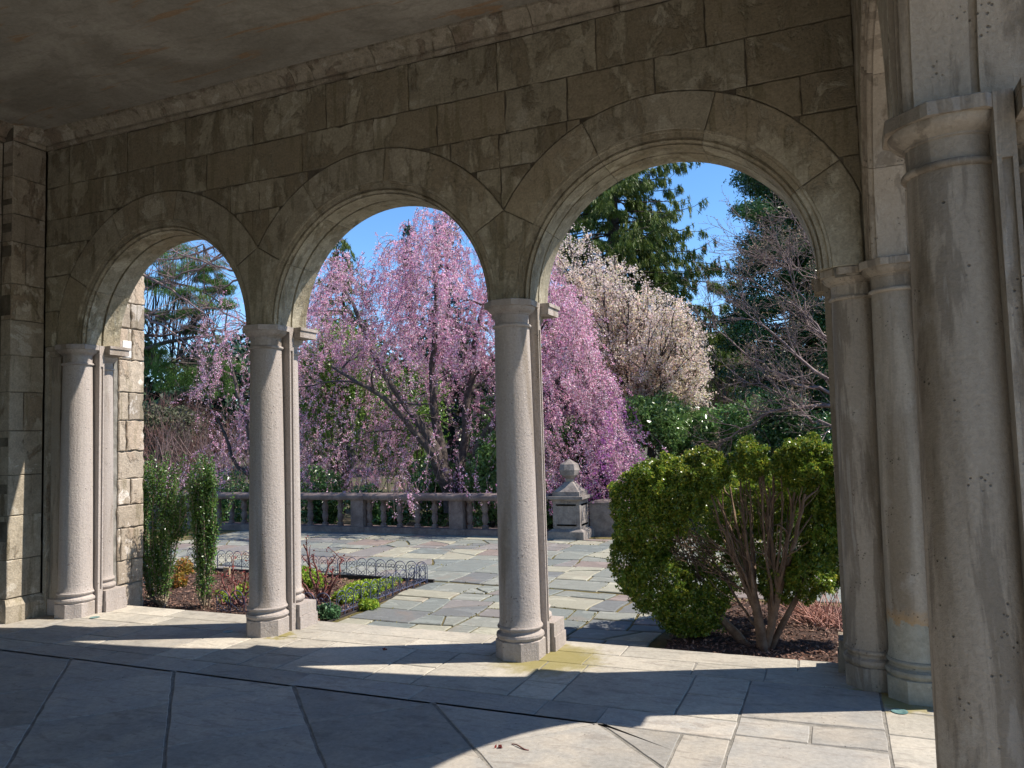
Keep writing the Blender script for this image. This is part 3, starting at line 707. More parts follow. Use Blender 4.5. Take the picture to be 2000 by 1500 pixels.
base_b.data.name = 'baluster'
for x in bx[1:]:
    o = base_b.copy(); COL.objects.link(o); o.parent = ba; o.location = (x+3, 0, -ZT); o.rotation_euler = (0, 0, rng.uniform(0, 6))
# pedestal with faceted finial
pe = thing('pedestal', 'square stone pedestal topped by a faceted ball finial at the end of the balustrade', 'pedestal', (.34, 7.10, ZT))
px, py = .34, 7.10
def sq(b, h, z0, z1, h2=None):
    h2 = h if h2 is None else h2
    b.add([(px-h, py-h, z0), (px+h, py-h, z0), (px+h, py+h, z0), (px-h, py+h, z0), (px-h2, py-h2, z1), (px+h2, py-h2, z1), (px+h2, py+h2, z1), (px-h2, py+h2, z1)],
          [(0, 3, 2, 1), (4, 5, 6, 7), (0, 1, 5, 4), (1, 2, 6, 5), (2, 3, 7, 6), (3, 0, 4, 7)])
b = MB(); sq(b, .31, ZT-.1, .0); sq(b, .30, .001, .035, .255); b.build('foot', MPED, pe)
b = MB(); sq(b, .235, .035, .50)
for s in (-1, 1):
    for z0, z1, a0, a1 in ((.09, .115, -.17, .17), (.42, .445, -.17, .17)): b.box((px+a0, py-.243, z0), (px+a1, py-.2352, z1)); b.box((px+.2352, py+a0, z0), (px+.243, py+a1, z1))
    b.box((px+s*.158-.012, py-.243, .1155), (px+s*.158+.012, py-.2352, .4195)); b.box((px+.2352, py+s*.158-.012, .1155), (px+.243, py+s*.158+.012, .4195))
b.build('body', MPED, pe)
b = MB(); sq(b, .25, .50, .53, .285); sq(b, .305, .5305, .575); sq(b, .235, .5755, .65); b.build('cap', MPED, pe)
b = MB(); sq(b, .215, .65, .80, .07); sq(b, .055, .80, .86, .06); b.build('finial_stem', MPED, pe)
b = MB(); rr = [(.075, .855), (.15, .915), (.178, 1.0), (.15, 1.10), (.0, 1.185)]
b.lathe(rr[:-1]+[(.004, 1.185)], (px, py), 6, .3, .3+2*math.pi); b.build('finial_ball', MPED, pe)
# low block beside the pedestal
bl = thing('stone_block', 'low plain stone cheek block behind the pedestal at the terrace steps', 'stone block', (.82, 7.55, ZT))
b = MB(); b.box((.58, 7.38, ZT-.3), (1.12, 8.2, .40)); b.build('block_body', MPED, bl)
b = MB(); b.box((.57, 7.37, .4005), (1.13, 8.21, .435)); b.build('block_top', MPED, bl)
b = MB(); b.box((1.13, 7.1, -.6), (4.5, 7.3, -.128)); struct(b.build('terrace_edge', MPED, te))

# ------------------------------------------------------------------ planting beds
def bed(name, poly, amp=.03, nchips=9000):
    P = np.array(poly); x0, y0 = P.min(0); x1, y1 = P.max(0); nx, ny = 46, 30
    gx, gy = np.meshgrid(np.linspace(x0, x1, nx), np.linspace(y0, y1, ny), indexing='ij')
    e = np.minimum(np.minimum(gx-x0, x1-gx), np.minimum(gy-y0, y1-gy)); z = ZT-.02+np.minimum(e, .3)*.14+rng.normal(0, amp*.3, gx.shape)*np.minimum(1, e*8)+.02*np.sin(gx*5)*np.sin(gy*4.3)*np.minimum(1, e*5)
    V = np.stack([gx, gy, z], -1).reshape(-1, 3); idx = np.arange(nx*ny).reshape(nx, ny)
    Q = np.stack([idx[:-1, :-1], idx[1:, :-1], idx[1:, 1:], idx[:-1, 1:]], -1).reshape(-1, 4)
    o = struct(npmesh(name, V, Q, MSOIL)); o.data.polygons.foreach_set('use_smooth', [True]*len(Q))
    C = np.column_stack([rng.uniform(x0+.02, x1-.02, nchips), rng.uniform(y0+.01, y1-.02, nchips), np.zeros(nchips)])
    ii = ((C[:, 0]-x0)/(x1-x0)*(nx-1)).astype(int); jj = ((C[:, 1]-y0)/(y1-y0)*(ny-1)).astype(int); C[:, 2] = z[ii, jj]+.012+rng.uniform(0, .008, nchips)
    V, Q = leaves(C, rng.uniform(.008, .026, nchips), rng.uniform(.003, .009, nchips), flat=.6)
    stuff(npmesh('mulch_chips', V, Q, MCHIP))
bed('left_bed_soil', [(BX0, .478), (BX1, BY)], .03, 14000)
bed('right_bed_soil', [(RX, .478), (6.9, 2.9)], .03, 15000)
# ------------------------------------------------------------------ wire edging round the rose bed
def tube(P, r, n=4, closed=False):
    P = np.asarray(P, float); m = len(P); r = np.broadcast_to(np.asarray(r, float), (m,))
    T = np.gradient(P, axis=0); T /= np.linalg.norm(T, axis=1)[:, None]+1e-9
    ref = np.where(np.abs(T[:, 2:3]) > .9, np.array([[1., 0, 0]]), np.array([[0, 0, 1.]]))
    A = np.cross(T, ref); A /= np.linalg.norm(A, axis=1)[:, None]+1e-9; B = np.cross(T, A)
    a = np.arange(n)*2*np.pi/n
    V = (P[:, None]+r[:, None, None]*(np.cos(a)[None, :, None]*A[:, None]+np.sin(a)[None, :, None]*B[:, None])).reshape(-1, 3)
    i = np.arange(m-1)[:, None]*n; j = np.arange(n)[None]; k = (j+1) % n
    return V, np.stack([i+j, i+k, i+n+k, i+n+j], -1).reshape(-1, 4)
def tubes(list_pr, n=4):
    Vs, Qs, o = [], [], 0
    for P, r in list_pr:
        if len(P) < 2: continue
        V, Q = tube(P, r, n); Vs.append(V); Qs.append(Q+o); o += len(V)
    return np.concatenate(Vs), np.concatenate(Qs)
def hoop_mesh(w=.145, h=.225):
    L = []; r = .0052
    a = np.linspace(0, math.pi, 13); R0 = w*.5
    L.append((np.array([(-R0, 0, -.06)]+[(-R0*math.cos(t), 0, h-R0+R0*math.sin(t)) for t in a]+[(R0, 0, -.06)]), r))
    for s in (-1, 1):
        t = np.linspace(0, 4.6, 15); rad = .030-.0045*t
        L.append((np.array([(s*(.030-rad[i]*math.cos(t[i])), 0, h-.072+rad[i]*math.sin(t[i])) for i in range(15)]), r*.8))
        L.append((np.array([(s*(.030-rad[i]*math.cos(t[i])), 0, .052-rad[i]*math.sin(t[i])) for i in range(15)]), r*.8))
        L.append((np.array([(s*x, 0, z) for x, z in ((.0, h-.072), (.035, .13), (.062, .09), (.0, .052), (-.002, .05))]), r*.8))
    L.append((np.array([(-R0, 0, .018), (R0, 0, .018)]), r)); 
    return tubes(L, 4)
ed = thing('wire_edging', 'low dark scrolled wire hoop edging around the corner of the rose bed', 'garden edging', (BX1, BY, ZT))
V, Q = hoop_mesh(); hoop0 = npmesh('hoop_panel', V, Q, MIRON, ed); hoop0.location = (-.08, .02, .02)
def hoop(x, y, rz):
    o = hoop0.copy(); COL.objects.link(o); o.parent = ed; o.location = (x-BX1, y-BY, .02); o.rotation_euler = (rng.normal(0, .05), 0, rz+rng.normal(0, .05))
for i in range(1, 27): hoop(BX1-.08-i*.150, BY+.02+.010*i, 0)
for i in range(12): hoop(BX1-.01, BY-.08-i*.150, R(90))
for i in range(8): hoop(BX1-.10-i*.16, .98-.02*i, R(4))
b = MB(); b.box((BX0, BY+.045, ZT-.02), (BX1+.06, BY+.075, ZT+.035)); b.box((BX1+.0, .5, ZT-.02), (BX1+.022, BY+.0445, ZT+.004)); b.build('edging_board', MBOARD, ed)
mk = thing('plant_marker', 'small tan wooden marker standing at the back of the rose bed', 'plant marker', tuple(atz(443, 1134, ZT)))
c = np.array(mk.location); b = MB(); b.box((c[0]-.05, c[1]-.012, ZT-.02), (c[0]+.05, c[1]+.012, ZT+.165)); b.box((c[0]-.046, c[1]-.016, ZT+.1), (c[0]+.046, c[1]-.0125, ZT+.155)); b.build('board', MTAN, mk)

# ------------------------------------------------------------------ plants: general
def clump(C, rad, n, shell=.55):
    """points in an uneven ellipsoid, thicker towards its skin"""
    d = rng.normal(size=(n, 3)); d /= np.linalg.norm(d, axis=1)[:, None]
    ph = rng.uniform(0, 6, 6)
    wob = 1+.13*np.sin(d[:, 0]*5+ph[0])*np.sin(d[:, 2]*5+ph[1])+.10*np.sin(d[:, 1]*8+ph[2])*np.sin(d[:, 2]*9+ph[3])+.05*np.sin(d[:, 0]*17+ph[4])
    rr = (shell+(1-shell)*rng.random(n)**.6)*wob
    return np.asarray(C)+d*rr[:, None]*np.asarray(rad)
def wand(p, d, L, n=7, wob=.12, grav=0.0):
    p = np.array(p, float); d = np.array(d, float); d /= np.linalg.norm(d); out = [p.copy()]
    for i in range(n-1):
        d = d+rng.normal(0, wob, 3)+np.array([0, 0, grav]); d /= np.linalg.norm(d); p = p+d*L/(n-1); out.append(p.copy())
    return np.array(out)
def grow(p, d, L, r, lev, out, tips, nch=5, ratio=.62, ang=.7, wob=.12, grav=0.0, t0=.3, n=7):
    P = wand(p, d, L, n, wob, grav); out.append((P, np.linspace(r, r*.45, len(P))))
    if lev == 0: tips.append(P); return
    for k in range(nch):
        t = t0+(1-t0)*(k+rng.random())/nch; i = min(len(P)-2, int(t*(len(P)-1))); dd = P[i+1]-P[i]; dd /= np.linalg.norm(dd)
        q = rng.normal(size=3); q -= dd*(q@dd); q /= np.linalg.norm(q)+1e-9
        a = ang*rng.uniform(.6, 1.3); nd = dd*math.cos(a)+q*math.sin(a)
        grow(P[i], nd, L*ratio*rng.uniform(.7, 1.2)*(1.1-.4*t), max(.0035, r*(1-.55*t)*.6), lev-1, out, tips, nch, ratio, ang, wob, grav, t0, max(4, n-1))
    if lev >= 1: tips.append(P[len(P)//2:])
def along(tips, per_m, jit):
    C = []
    for P in tips:
        s = np.linalg.norm(np.diff(P, axis=0), axis=1); k = max(1, int(s.sum()*per_m)); t = rng.random(k)*(len(P)-1); i = t.astype(int); f = (t-i)[:, None]
        C.append(P[i]*(1-f)+P[i+1]*f+rng.normal(0, jit, (k, 3)))
    return np.concatenate(C)
def plant(name, label, cat, base, group=None): return thing(name, label, cat, tuple(map(float, base)), group)
def addleaf(t, name, C, L, Wd, m, **k):
    V, Q = leaves(C, L, Wd, **k); return npmesh(name, local(t, V), Q, m, t)
def addwood(t, name, polys, m, n=5):
    V, Q = tubes(polys, n); o = npmesh(name, local(t, V), Q, m, t); o.data.polygons.foreach_set('use_smooth', [True]*len(Q)); return o
U_ = rng.uniform
def proj(P):
    q = np.asarray(P, float)-CAM; z = q@fw; return 1000+FPX*(q@r2)/z, 750-FPX*(q@u2)/z
def pxm(Y, x=1000, y=800): return float((at(x, y, Y)-CAM)@fw)/FPX       # metres per photo pixel out there
# ------------------------------------------------------------------ clipped shrub by the third arch
t = plant('clipped_shrub', 'big rounded clipped evergreen shrub with its stems laid bare in front of the right arch', 'shrub', atz(1490, 1272, ZT))
LUMPS = [(1262, 1005, 1.35, 70, 92, 1.), (1310, 955, 1.22, 74, 62, 1.2), (1232, 1095, 1.35, 42, 58, .6), (1285, 1140, 1.25, 72, 58, .9), (1350, 1195, 1.2, 62, 52, .8), (1335, 1232, 1.3, 46, 28, .4),
         (1345, 1050, 1.75, 55, 60, .3), (1378, 918, 1.22, 44, 46, .9), (1464, 898, 1.22, 36, 40, .9), (1572, 905, 1.22, 60, 50, 1.2), (1602, 965, 1.3, 34, 70, .7),
         (1600, 1050, 1.25, 32, 75, .7), (1580, 1120, 1.15, 52, 46, .8), (1520, 1135, 1.2, 42, 42, .55), (1465, 985, 1.95, 90, 60, .6), (1500, 1060, 2.0, 95, 70, .6), (1420, 1090, 2.1, 60, 75, .3),
         (1660, 960, 1.35, 60, 80, .8), (1665, 1080, 1.4, 55, 80, .7), (1600, 955, 1.75, 70, 50, .6), (1520, 945, 1.6, 70, 36, .5), (1430, 950, 1.6, 50, 34, .35),  # lumps hidden by the pier and at the back, added to shade the hollow
         (1400, 1010, 1.6, 22, 70, .25), (1385, 1150, 1.5, 45, 50, .45)]
C = []
for px_, py_, Yc, rx, rz, wgt in LUMPS:
    m = pxm(Yc, px_, py_); C.append(clump(at(px_, py_, Yc), (rx*m, min(rx, 70)*m*.8, rz*m), int(15000*wgt*rx*rz/4500), .74))
C = np.concatenate(C); C = C+.018*np.sin(C[:, [1, 2, 0]]*38)+.012*np.sin(C[:, [2, 0, 1]]*71)
C = C[C[:, 1] > .56]; C = C[C[:, 2] > ZT+.06]
addleaf(t, 'foliage', C, U_(.010, .018, len(C)), U_(.006, .010, len(C)), MBOX)
polys = []; bz = atz(1490, 1272, ZT)
for ex, ey, Yc, r in [(1376, 965, 1.25, .016), (1395, 950, 1.3, .014), (1425, 945, 1.35, .018), (1450, 930, 1.3, .015), (1478, 930, 1.25, .018), (1505, 925, 1.25, .016), (1520, 930, 1.2, .020), (1545, 950, 1.15, .022), (1568, 960, 1.12, .024), (1400, 1010, 1.4, .013),
                      (1440, 1000, 1.5, .012), (1410, 975, 1.2, .010), (1436, 960, 1.15, .011), (1462, 950, 1.2, .010), (1490, 945, 1.15, .012), (1512, 955, 1.1, .011), (1533, 940, 1.15, .012), (1556, 975, 1.1, .011), (1440, 1040, 1.25, .009), (1500, 1010, 1.2, .010), (1550, 1020, 1.15, .010), (1420, 1010, 1.3, .009), (1480, 1000, 1.3, .009), (1470, 980, 1.6, .012), (1500, 980, 1.6, .012), (1530, 990, 1.5, .013), (1420, 1050, 1.5, .010), (1460, 1040, 1.5, .010), (1360, 1040, 1.6, .011), (1385, 1085, 1.6, .010)]:
    e = at(ex, ey, Yc); tr = [[(1487, 1240, 1.06), (1478, 1190, 1.08), (1465, 1130, 1.12)], [(1503, 1235, 1.07), (1515, 1185, 1.08), (1530, 1120, 1.1)]][int(ex > 1470)]
    u = rng.uniform(.2, 1.95); st = at(*tr[int(u)])*(1-u % 1)+at(*tr[int(u)+1])*(u % 1); s = np.linspace(0, 1, 12)[:, None]; mid = st*.5+e*.5+np.array([0, rng.normal(0, .08), rng.uniform(-.06, .02)])
    P = (1-s)**2*st+2*s*(1-s)*mid+s*s*e+np.cumsum(rng.normal(0, .007, (12, 3)), 0)
    polys.append((P, np.linspace(r*1.15, r*.45, 12)))
    for _ in range(3):
        i = rng.integers(3, 11); polys.append((wand(P[i], (e-st)/np.linalg.norm(e-st)+rng.normal(0, .35, 3), rng.uniform(.12, .34), 6, .16), np.linspace(r*.5, .003, 6)))
for pts, r in [([(1490, 1274, 1.05), (1486, 1235, 1.06), (1478, 1190, 1.08), (1465, 1130, 1.12)], .050), ([(1492, 1274, 1.07), (1505, 1230, 1.07), (1515, 1185, 1.08), (1530, 1120, 1.1)], .040), ([(1503, 1272, 1.12), (1525, 1225, 1.12), (1555, 1170, 1.15), (1590, 1080, 1.2)], .028),
               ([(1460, 1268, 1.12), (1440, 1240, 1.14), (1412, 1212, 1.17), (1370, 1165, 1.25), (1330, 1120, 1.4)], .040)]:
    polys.append((np.array([at(*q) for q in pts]), np.linspace(r, r*.62, len(pts))))
for k_ in range(46):
    e = at(rng.uniform(1262, 1372), rng.uniform(1010, 1090), rng.uniform(1.2, 1.5)); s0 = at(rng.uniform(1300, 1440), rng.uniform(1060, 1180), 1.4); s = np.linspace(0, 1, 7)[:, None]
    polys.append((s0*(1-s)+e*s+rng.normal(0, .012, (7, 3)), np.linspace(.006, .003, 7)))
addwood(t, 'stems', polys, MSTEM, 6)

# columnar hollies in the left bed
def holly(label, pts, stems, nl):
    b0 = atz(pts[0][0], pts[0][1], ZT); t = plant('columnar_holly', label, 'shrub', b0, 'narrow upright hollies in the left bed')
    polys = []; tips = []
    for s in stems:
        P = np.array([at(*q) for q in s]); u = np.linspace(0, 1, 14); k = np.linspace(0, 1, len(P)); P = np.column_stack([np.interp(u, k, P[:, i]) for i in range(3)])+rng.normal(0, .008, (14, 3)); P[0] = b0+rng.normal(0, .03, 3)*[1, 1, 0]
        polys.append((P, np.linspace(.013, .005, 14))); tips.append(P[1:])
        for _ in range(7):
            i = rng.integers(2, 11); q = wand(P[i], (rng.normal(0, .14), rng.normal(0, .14), 1), rng.uniform(.25, .5), 6, .05); polys.append((q, np.linspace(.006, .003, 6))); tips.append(q)
    addwood(t, 'stems', polys, MBARKP, 4)
    C = along(tips, nl, .021); addleaf(t, 'foliage', C, U_(.009, .016, len(C)), U_(.006, .010, len(C)), MHOLLY)
holly('broad clump of upright holly stems beside the wing wall', [(318, 1190)], [[(312+dx*.3, 1185, .95+dy), (300+dx*.7+lean*.4, 1050, .95+dy), (315+dx+lean, top, .95+dy)] for dx, lean, top, dy in [(-38, 5, 905, .0), (-30, 12, 885, .1), (-18, 14, 900, -.05), (-8, 20, 880, .1), (4, 22, 905, .0), (14, 28, 890, .12), (22, 36, 930, .05), (30, 46, 960, 0), (36, 55, 1010, .05), (-44, -2, 960, .05), (-46, -4, 1060, .0)]], 430)
holly('single narrow column of upright holly left of the second pier', [(400, 1196)], [[(400+dx*.4, 1190, .9+dy), (400+dx, 1040, .9+dy), (396+dx, top, .9+dy)] for dx, top, dy in [(-18, 905, 0), (-9, 885, .08), (0, 890, -.05), (9, 900, .05), (17, 930, 0), (-14, 960, .1), (12, 1000, .06), (4, 900, .1)]], 430)

# bare roses
def rose(label, bx_, by_, ends, buds=True):
    b0 = atz(bx_, by_, ZT); Y0 = b0[1]; t = plant('rose_bush', label, 'rose bush', b0, 'bare rose bushes in the left bed'); polys = []; C = []
    for ex, ey in ends:
        e = at(ex, ey, Y0+rng.uniform(-.12, .12)); mid = b0*.55+e*.45+np.array([(e-b0)[0]*.25, 0, -.02]); s = np.linspace(0, 1, 9)[:, None]; P = (1-s)**2*b0+2*s*(1-s)*mid+s*s*e+rng.normal(0, .010, (9, 3))
        polys.append((P, np.linspace(.019, .007, 9)))
        for _ in range(3):
            q = wand(P[rng.integers(4, 9)], rng.normal(0, .6, 3)+[0, 0, .8], rng.uniform(.1, .22), 5, .12); polys.append((q, np.linspace(.006, .003, 5)))
            C.append(q[-1]+rng.normal(0, .015, (4, 3)))
        C.append(e+rng.normal(0, .025, (9, 3)))
    addwood(t, 'canes', polys, MROSE, 6); C = np.concatenate(C); addleaf(t, 'leaf_shoots', C, U_(.010, .024, len(C)), U_(.005, .009, len(C)), MREDL)
rose('bare rose bush with dark red shoots right of the second pier', 628, 1182, [(597, 1060), (612, 1082), (590, 1140), (668, 1090), (650, 1110), (640, 1095), (600, 1175), (585, 1120)])
rose('bare rose bush left of the second pier, its canes crossing the pier edge', 470, 1192, [(430, 1125), (445, 1140), (455, 1110), (478, 1120), (425, 1160), (490, 1130)])
rose('bare rose bush deep in the bed behind the wire marker', 520, 1150, [(500, 1085), (530, 1080), (545, 1095), (560, 1105)])

def lowplant(name, label, cat, spots, m, n, Ls, tall=.8, mat_wood=None, group=None, kind=None):
    b0 = atz(spots[0][0], spots[0][1], ZT); t = plant(name, label, cat, b0, group); C = []
    for sx, sy, rx, rz in spots:
        c = atz(sx, sy, ZT+.02); mm = float((c-CAM)@fw)/FPX; C.append(clump(c+np.array([0, 0, rz*mm*.35]), (rx*mm, rx*mm*.8, rz*mm), int(n*rx*rz/600), .3))
    C = np.concatenate(C); C = C[C[:, 2] > ZT]; 
    addleaf(t, 'foliage', C, U_(.7, 1.3, len(C))*Ls, U_(.35, .55, len(C))*Ls, m); return t
lowplant('bedding_plant', 'bright yellow green clump of leaves beside the corner of the wire edging', 'bedding plant', [(705, 1165, 42, 22), (672, 1175, 26, 18)], MCOVER, 1700, .022)
lowplant('bedding_plant', 'bright yellow green clump of leaves behind the red rose shoots', 'bedding plant', [(610, 1150, 30, 26), (595, 1135, 22, 22)], MCOVER, 1500, .022)
lowplant('bedding_plant', 'blue green clump of narrow leaves at the edge of the bed near the second pier', 'bedding plant', [(640, 1203, 26, 17)], MCOVERB, 1900, .022)
lowplant('bedding_plant', 'yellow green low plant at the foot of the middle holly', 'bedding plant', [(480, 1165, 30, 20)], MCOVER, 900, .018)
lowplant('bedding_plant', 'yellow green mat of leaves running along the right edge of the rose bed', 'bedding plant', [(745, 1150, 30, 14), (720, 1185, 22, 12), (770, 1140, 18, 10)], MCOVER, 1700, .018)
lowplant('bedding_plant', 'pale green low clump beside the foot of the right holly', 'bedding plant', [(445, 1180, 24, 14), (430, 1165, 14, 10)], MCOVER, 1300, .016)
lowplant('orange_shrub', 'small orange and green leaved shrub between the two hollies', 'shrub', [(358, 1120, 22, 24), (350, 1145, 18, 20)], MORNG, 1300, .018)
# dry red stems in the right bed
t = plant('dry_perennial', 'clump of dry reddish stems in the mulch to the right of the clipped shrub', 'perennial', atz(1612, 1225, ZT)); polys = []
for k_ in range(150):
    b0 = atz(rng.normal(1612, 20), rng.normal(1222, 7), ZT); polys.append((wand(b0, (rng.normal(-.5, .7), rng.normal(0, .5), rng.uniform(.5, 1.1)), rng.uniform(.2, .42), 6, .1, -.06), np.linspace(.005, .0025, 6)))
addwood(t, 'stems', polys, MDRY, 3)

# ------------------------------------------------------------------ shrubs behind the balustrade
def bush(label, cx, cy, Y, rx, rz, m, n, L=.04, name='laurel_shrub', cat='shrub', group='evergreen shrubs beyond the balustrade', z0=-.3, lumps=7, depth=.9, ratio=.42):
    mm = pxm(Y, cx, cy); c = at(cx, cy, Y); base = np.array([c[0], c[1], z0]); t = plant(name, label, cat, base, group); C = []
    for k_ in range(lumps):
        o = rng.normal(size=3); o /= np.linalg.norm(o); C.append(clump(c+o*np.array([rx*mm*.55, rx*mm*.45*depth, rz*mm*.55]), np.array([rx*mm, rx*mm*depth, rz*mm])*rng.uniform(.42, .6), n//lumps, .5))
    C = np.concatenate(C); C = C[(C[:, 2] > z0+.02) & (C[:, 1] > 7.28)]
    polys = []
    for k_ in range(7):
        e = C[rng.integers(len(C))]; s = np.linspace(0, 1, 7)[:, None]; polys.append((base*(1-s)+e*s+rng.normal(0, .03, (7, 3))*s*(1-s)*4, np.linspace(.03, .008, 7)))
    addwood(t, 'stems', polys, MBARKD, 4)
    addleaf(t, 'foliage', C, U_(.7, 1.3, len(C))*L, U_(.8, 1.2, len(C))*L*ratio, m); return t
bush('glossy evergreen shrub seen through the balusters left of the second pier', 430, 985, 8.6, 90, 60, MLAUR, 7000)
bush('glossy evergreen shrub behind the balustrade at the far left under the hollies', 300, 990, 8.8, 80, 70, MLAUR, 6000)
bush('glossy evergreen shrub behind the balusters just right of the second pier', 620, 960, 8.8, 70, 75, MLAUR, 7000)
bush('dark glossy shrub between the two balustrade posts under the hanging branches', 745, 990, 8.9, 70, 55, MLAUR, 6500)
bush('glossy evergreen shrub behind the cherry trunk in the middle of the balustrade', 840, 960, 9.6, 80, 75, MLAUR, 6500)
bush('bright glossy shrub seen beside the third pier above the balustrade', 950, 930, 8.9, 62, 100, MRHOD, 8000, .045)
bush('yellow flecked low shrub behind the last balusters next to the pedestal', 1050, 990, 8.7, 60, 55, MRHOD, 5000)
bush('deep green shrub rising behind the pedestal finial', 1120, 900, 9.8, 70, 80, MLAUR, 6500)
bush('shrub with blue green shade painted into its leaves in the gap between pedestal and clipped shrub', 1185, 960, 9.2, 62, 90, MBLUE, 6500, .04)
bush('broad rhododendron with pale leaf highlights left of the clipped shrub top', 1265, 850, 10.2, 78, 85, MRHOD, 9500, .055, 'rhododendron', 'shrub', 'rhododendrons under the white tree', -.3, 7, .9, .3)
bush('tall rhododendron under the white blossoming branches', 1340, 820, 11.0, 80, 85, MRHOD, 9500, .055, 'rhododendron', 'shrub', 'rhododendrons under the white tree', -.3, 7, .9, .3)
bush('dark rhododendron filling the shade above the clipped shrub', 1440, 840, 11.4, 90, 85, MLAUR, 9000, .055, 'rhododendron', 'shrub', 'rhododendrons under the white tree', -.3, 7, .9, .3)
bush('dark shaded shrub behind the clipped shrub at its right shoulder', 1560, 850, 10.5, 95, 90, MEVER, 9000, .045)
bush('leafy light green tall shrub showing through the left half of the weeping tree', 670, 770, 11.4, 110, 160, MLIME, 12000, .05)
bush('leafy tall shrub behind the weeping tree trunk', 800, 810, 12.6, 110, 130, MLIME, 9000, .05)
bush('broad dull green shrub mass low behind the thickets in the left arch', 320, 840, 20, 110, 60, MFAR, 7000, .09)
bush('tall green shrub behind the right side of the weeping tree', 960, 850, 12.0, 90, 100, MLAUR, 7500, .05)

# ------------------------------------------------------------------ weeping cherries
def y_near(z, zt): return zt-z < .7
def weeping(label, trunkpx, Y, profile, limbs, nstr, per_m, edge_purple=None, group='pink weeping cherry trees', lenr=(.9, 2.9), ry=2.5, floor=.42, mats=(MBLOSS, MPURP)):
    b0 = at(*trunkpx, Y); b0[2] = -.32; t = plant('weeping_cherry_tree', label, 'tree', b0, group); polys = []; tips = []
    for L in limbs:
        P = np.array([at(x, y, Y+dy) for x, y, dy, r in L]); rr = np.array([q[3] for q in L]); u = np.linspace(0, 1, 20); k = np.linspace(0, 1, len(P))
        P2 = np.column_stack([np.interp(u, k, P[:, i]) for i in range(3)]); P2 = P2+np.column_stack([np.convolve(np.pad(rng.normal(0, .05, 20), 1, 'edge'), [.3, .4, .3], 'valid') for _ in range(3)]); P2[0] = P[0]
        polys.append((P2, np.interp(u, k, rr)))
        for q in range(7):
            i = rng.integers(6, 19); polys.append((wand(P2[i], (rng.normal(0, .8), rng.normal(0, .8), rng.uniform(.2, 1)), rng.uniform(.7, 1.7), 9, .2, -.06), np.linspace(rr[-1]*.8, .008, 9)))
    pxs = np.array([q[0] for q in profile], float); pys = np.array([q[1] for q in profile], float)
    tw = []; A = []; B = []; ph = rng.uniform(0, 6, 8)
    made = 0
    while made < nstr:
        x = rng.uniform(pxs[0], pxs[-1]); py_ = np.interp(x, pxs, pys)+14*math.sin(x*.11+ph[4])+10*math.sin(x*.23+ph[5])+rng.normal(0, 8); v = rng.uniform(-1, 1); dy = v*ry; top = at(x, py_, Y); e = 1-.7*max(0, abs(v)-.12)**2
        zt = top[2]*e+1.2*(1-e); z = zt-(zt-floor-.1)*rng.random()**1.45-.05; yp = 1000-(z+.32)/(top[2]+.32)*(1000-py_)
        den = .50+.62*math.sin(x*.035+ph[0]+dy)*math.sin(z*2.1+ph[1])+.45*math.sin(x*.081+ph[2]+dy*2)*math.sin(z*4.3+ph[3])
        if y_near(z, zt): den = max(den, .6)
        fr = edge_purple(x, yp, v) if callable(edge_purple) else (1.0, 0.0)
        if rng.random() > den*fr[0]: continue
        if Y+dy < 7.5 and not (770 < x < 900 and Y+dy > 6.7): continue
        made += 1
        s_ = (Y+dy-CAM[1])/(Y-CAM[1]); c = np.array([CAM[0]+(top[0]-CAM[0])*s_, Y+dy, z])
        out = np.array([c[0]-b0[0], (c[1]-b0[1]), 0]); out = out/(np.linalg.norm(out)+.4)
        hi = min(1, max(0, (z-floor)/2.5)); L = min(rng.uniform(*lenr)*(1.7-.95*hi), (z-floor+.2)*1.1)
        if L < .15: continue
        d = out*.7+rng.normal(0, .55, 3)+np.array([0, 0, .35*hi-.25]); P = wand(c, d, L, 8, .10, -.30-.2*rng.random()); tw.append((P, np.linspace(.007, .0025, 8)))
        tips_ = [P]
        for q in range(rng.integers(1, 4)):
            i = rng.integers(1, 6); P2 = wand(P[i], P[i+1]-P[i]+rng.normal(0, .12, 3), L*rng.uniform(.3, .6), 5, .12, -.4); tw.append((P2, np.linspace(.004, .002, 5))); tips_.append(P2)
        k = along(tips_, per_m*rng.uniform(.25, 1.3)*(.55+.45*fr[0]), .012); n = rng.integers(3, 7); pts = (k[:, None]+rng.normal(0, .020, (len(k), n, 3))).reshape(-1, 3)
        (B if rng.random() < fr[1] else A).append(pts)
    addwood(t, 'trunk', polys, MBARK, 8); addwood(t, 'hanging_twigs', tw, MTWIG, 3)
    A = np.concatenate(A); addleaf(t, 'blossom', A, U_(.011, .021, len(A)), U_(.008, .015, len(A)), mats[0])
    if B: B = np.concatenate(B); addleaf(t, 'painted_shade_blossom', B, U_(.011, .021, len(B)), U_(.008, .015, len(B)), mats[1])
    return t
PROFILE = [(545, 680), (585, 575), (620, 515), (655, 495), (690, 492), (720, 520), (750, 490), (785, 440), (825, 420), (870, 410), (910, 420), (960, 425), (1010, 450), (1060, 500), (1095, 560), (1130, 600), (1160, 680), (1185, 760), (1205, 850), (1218, 900)]
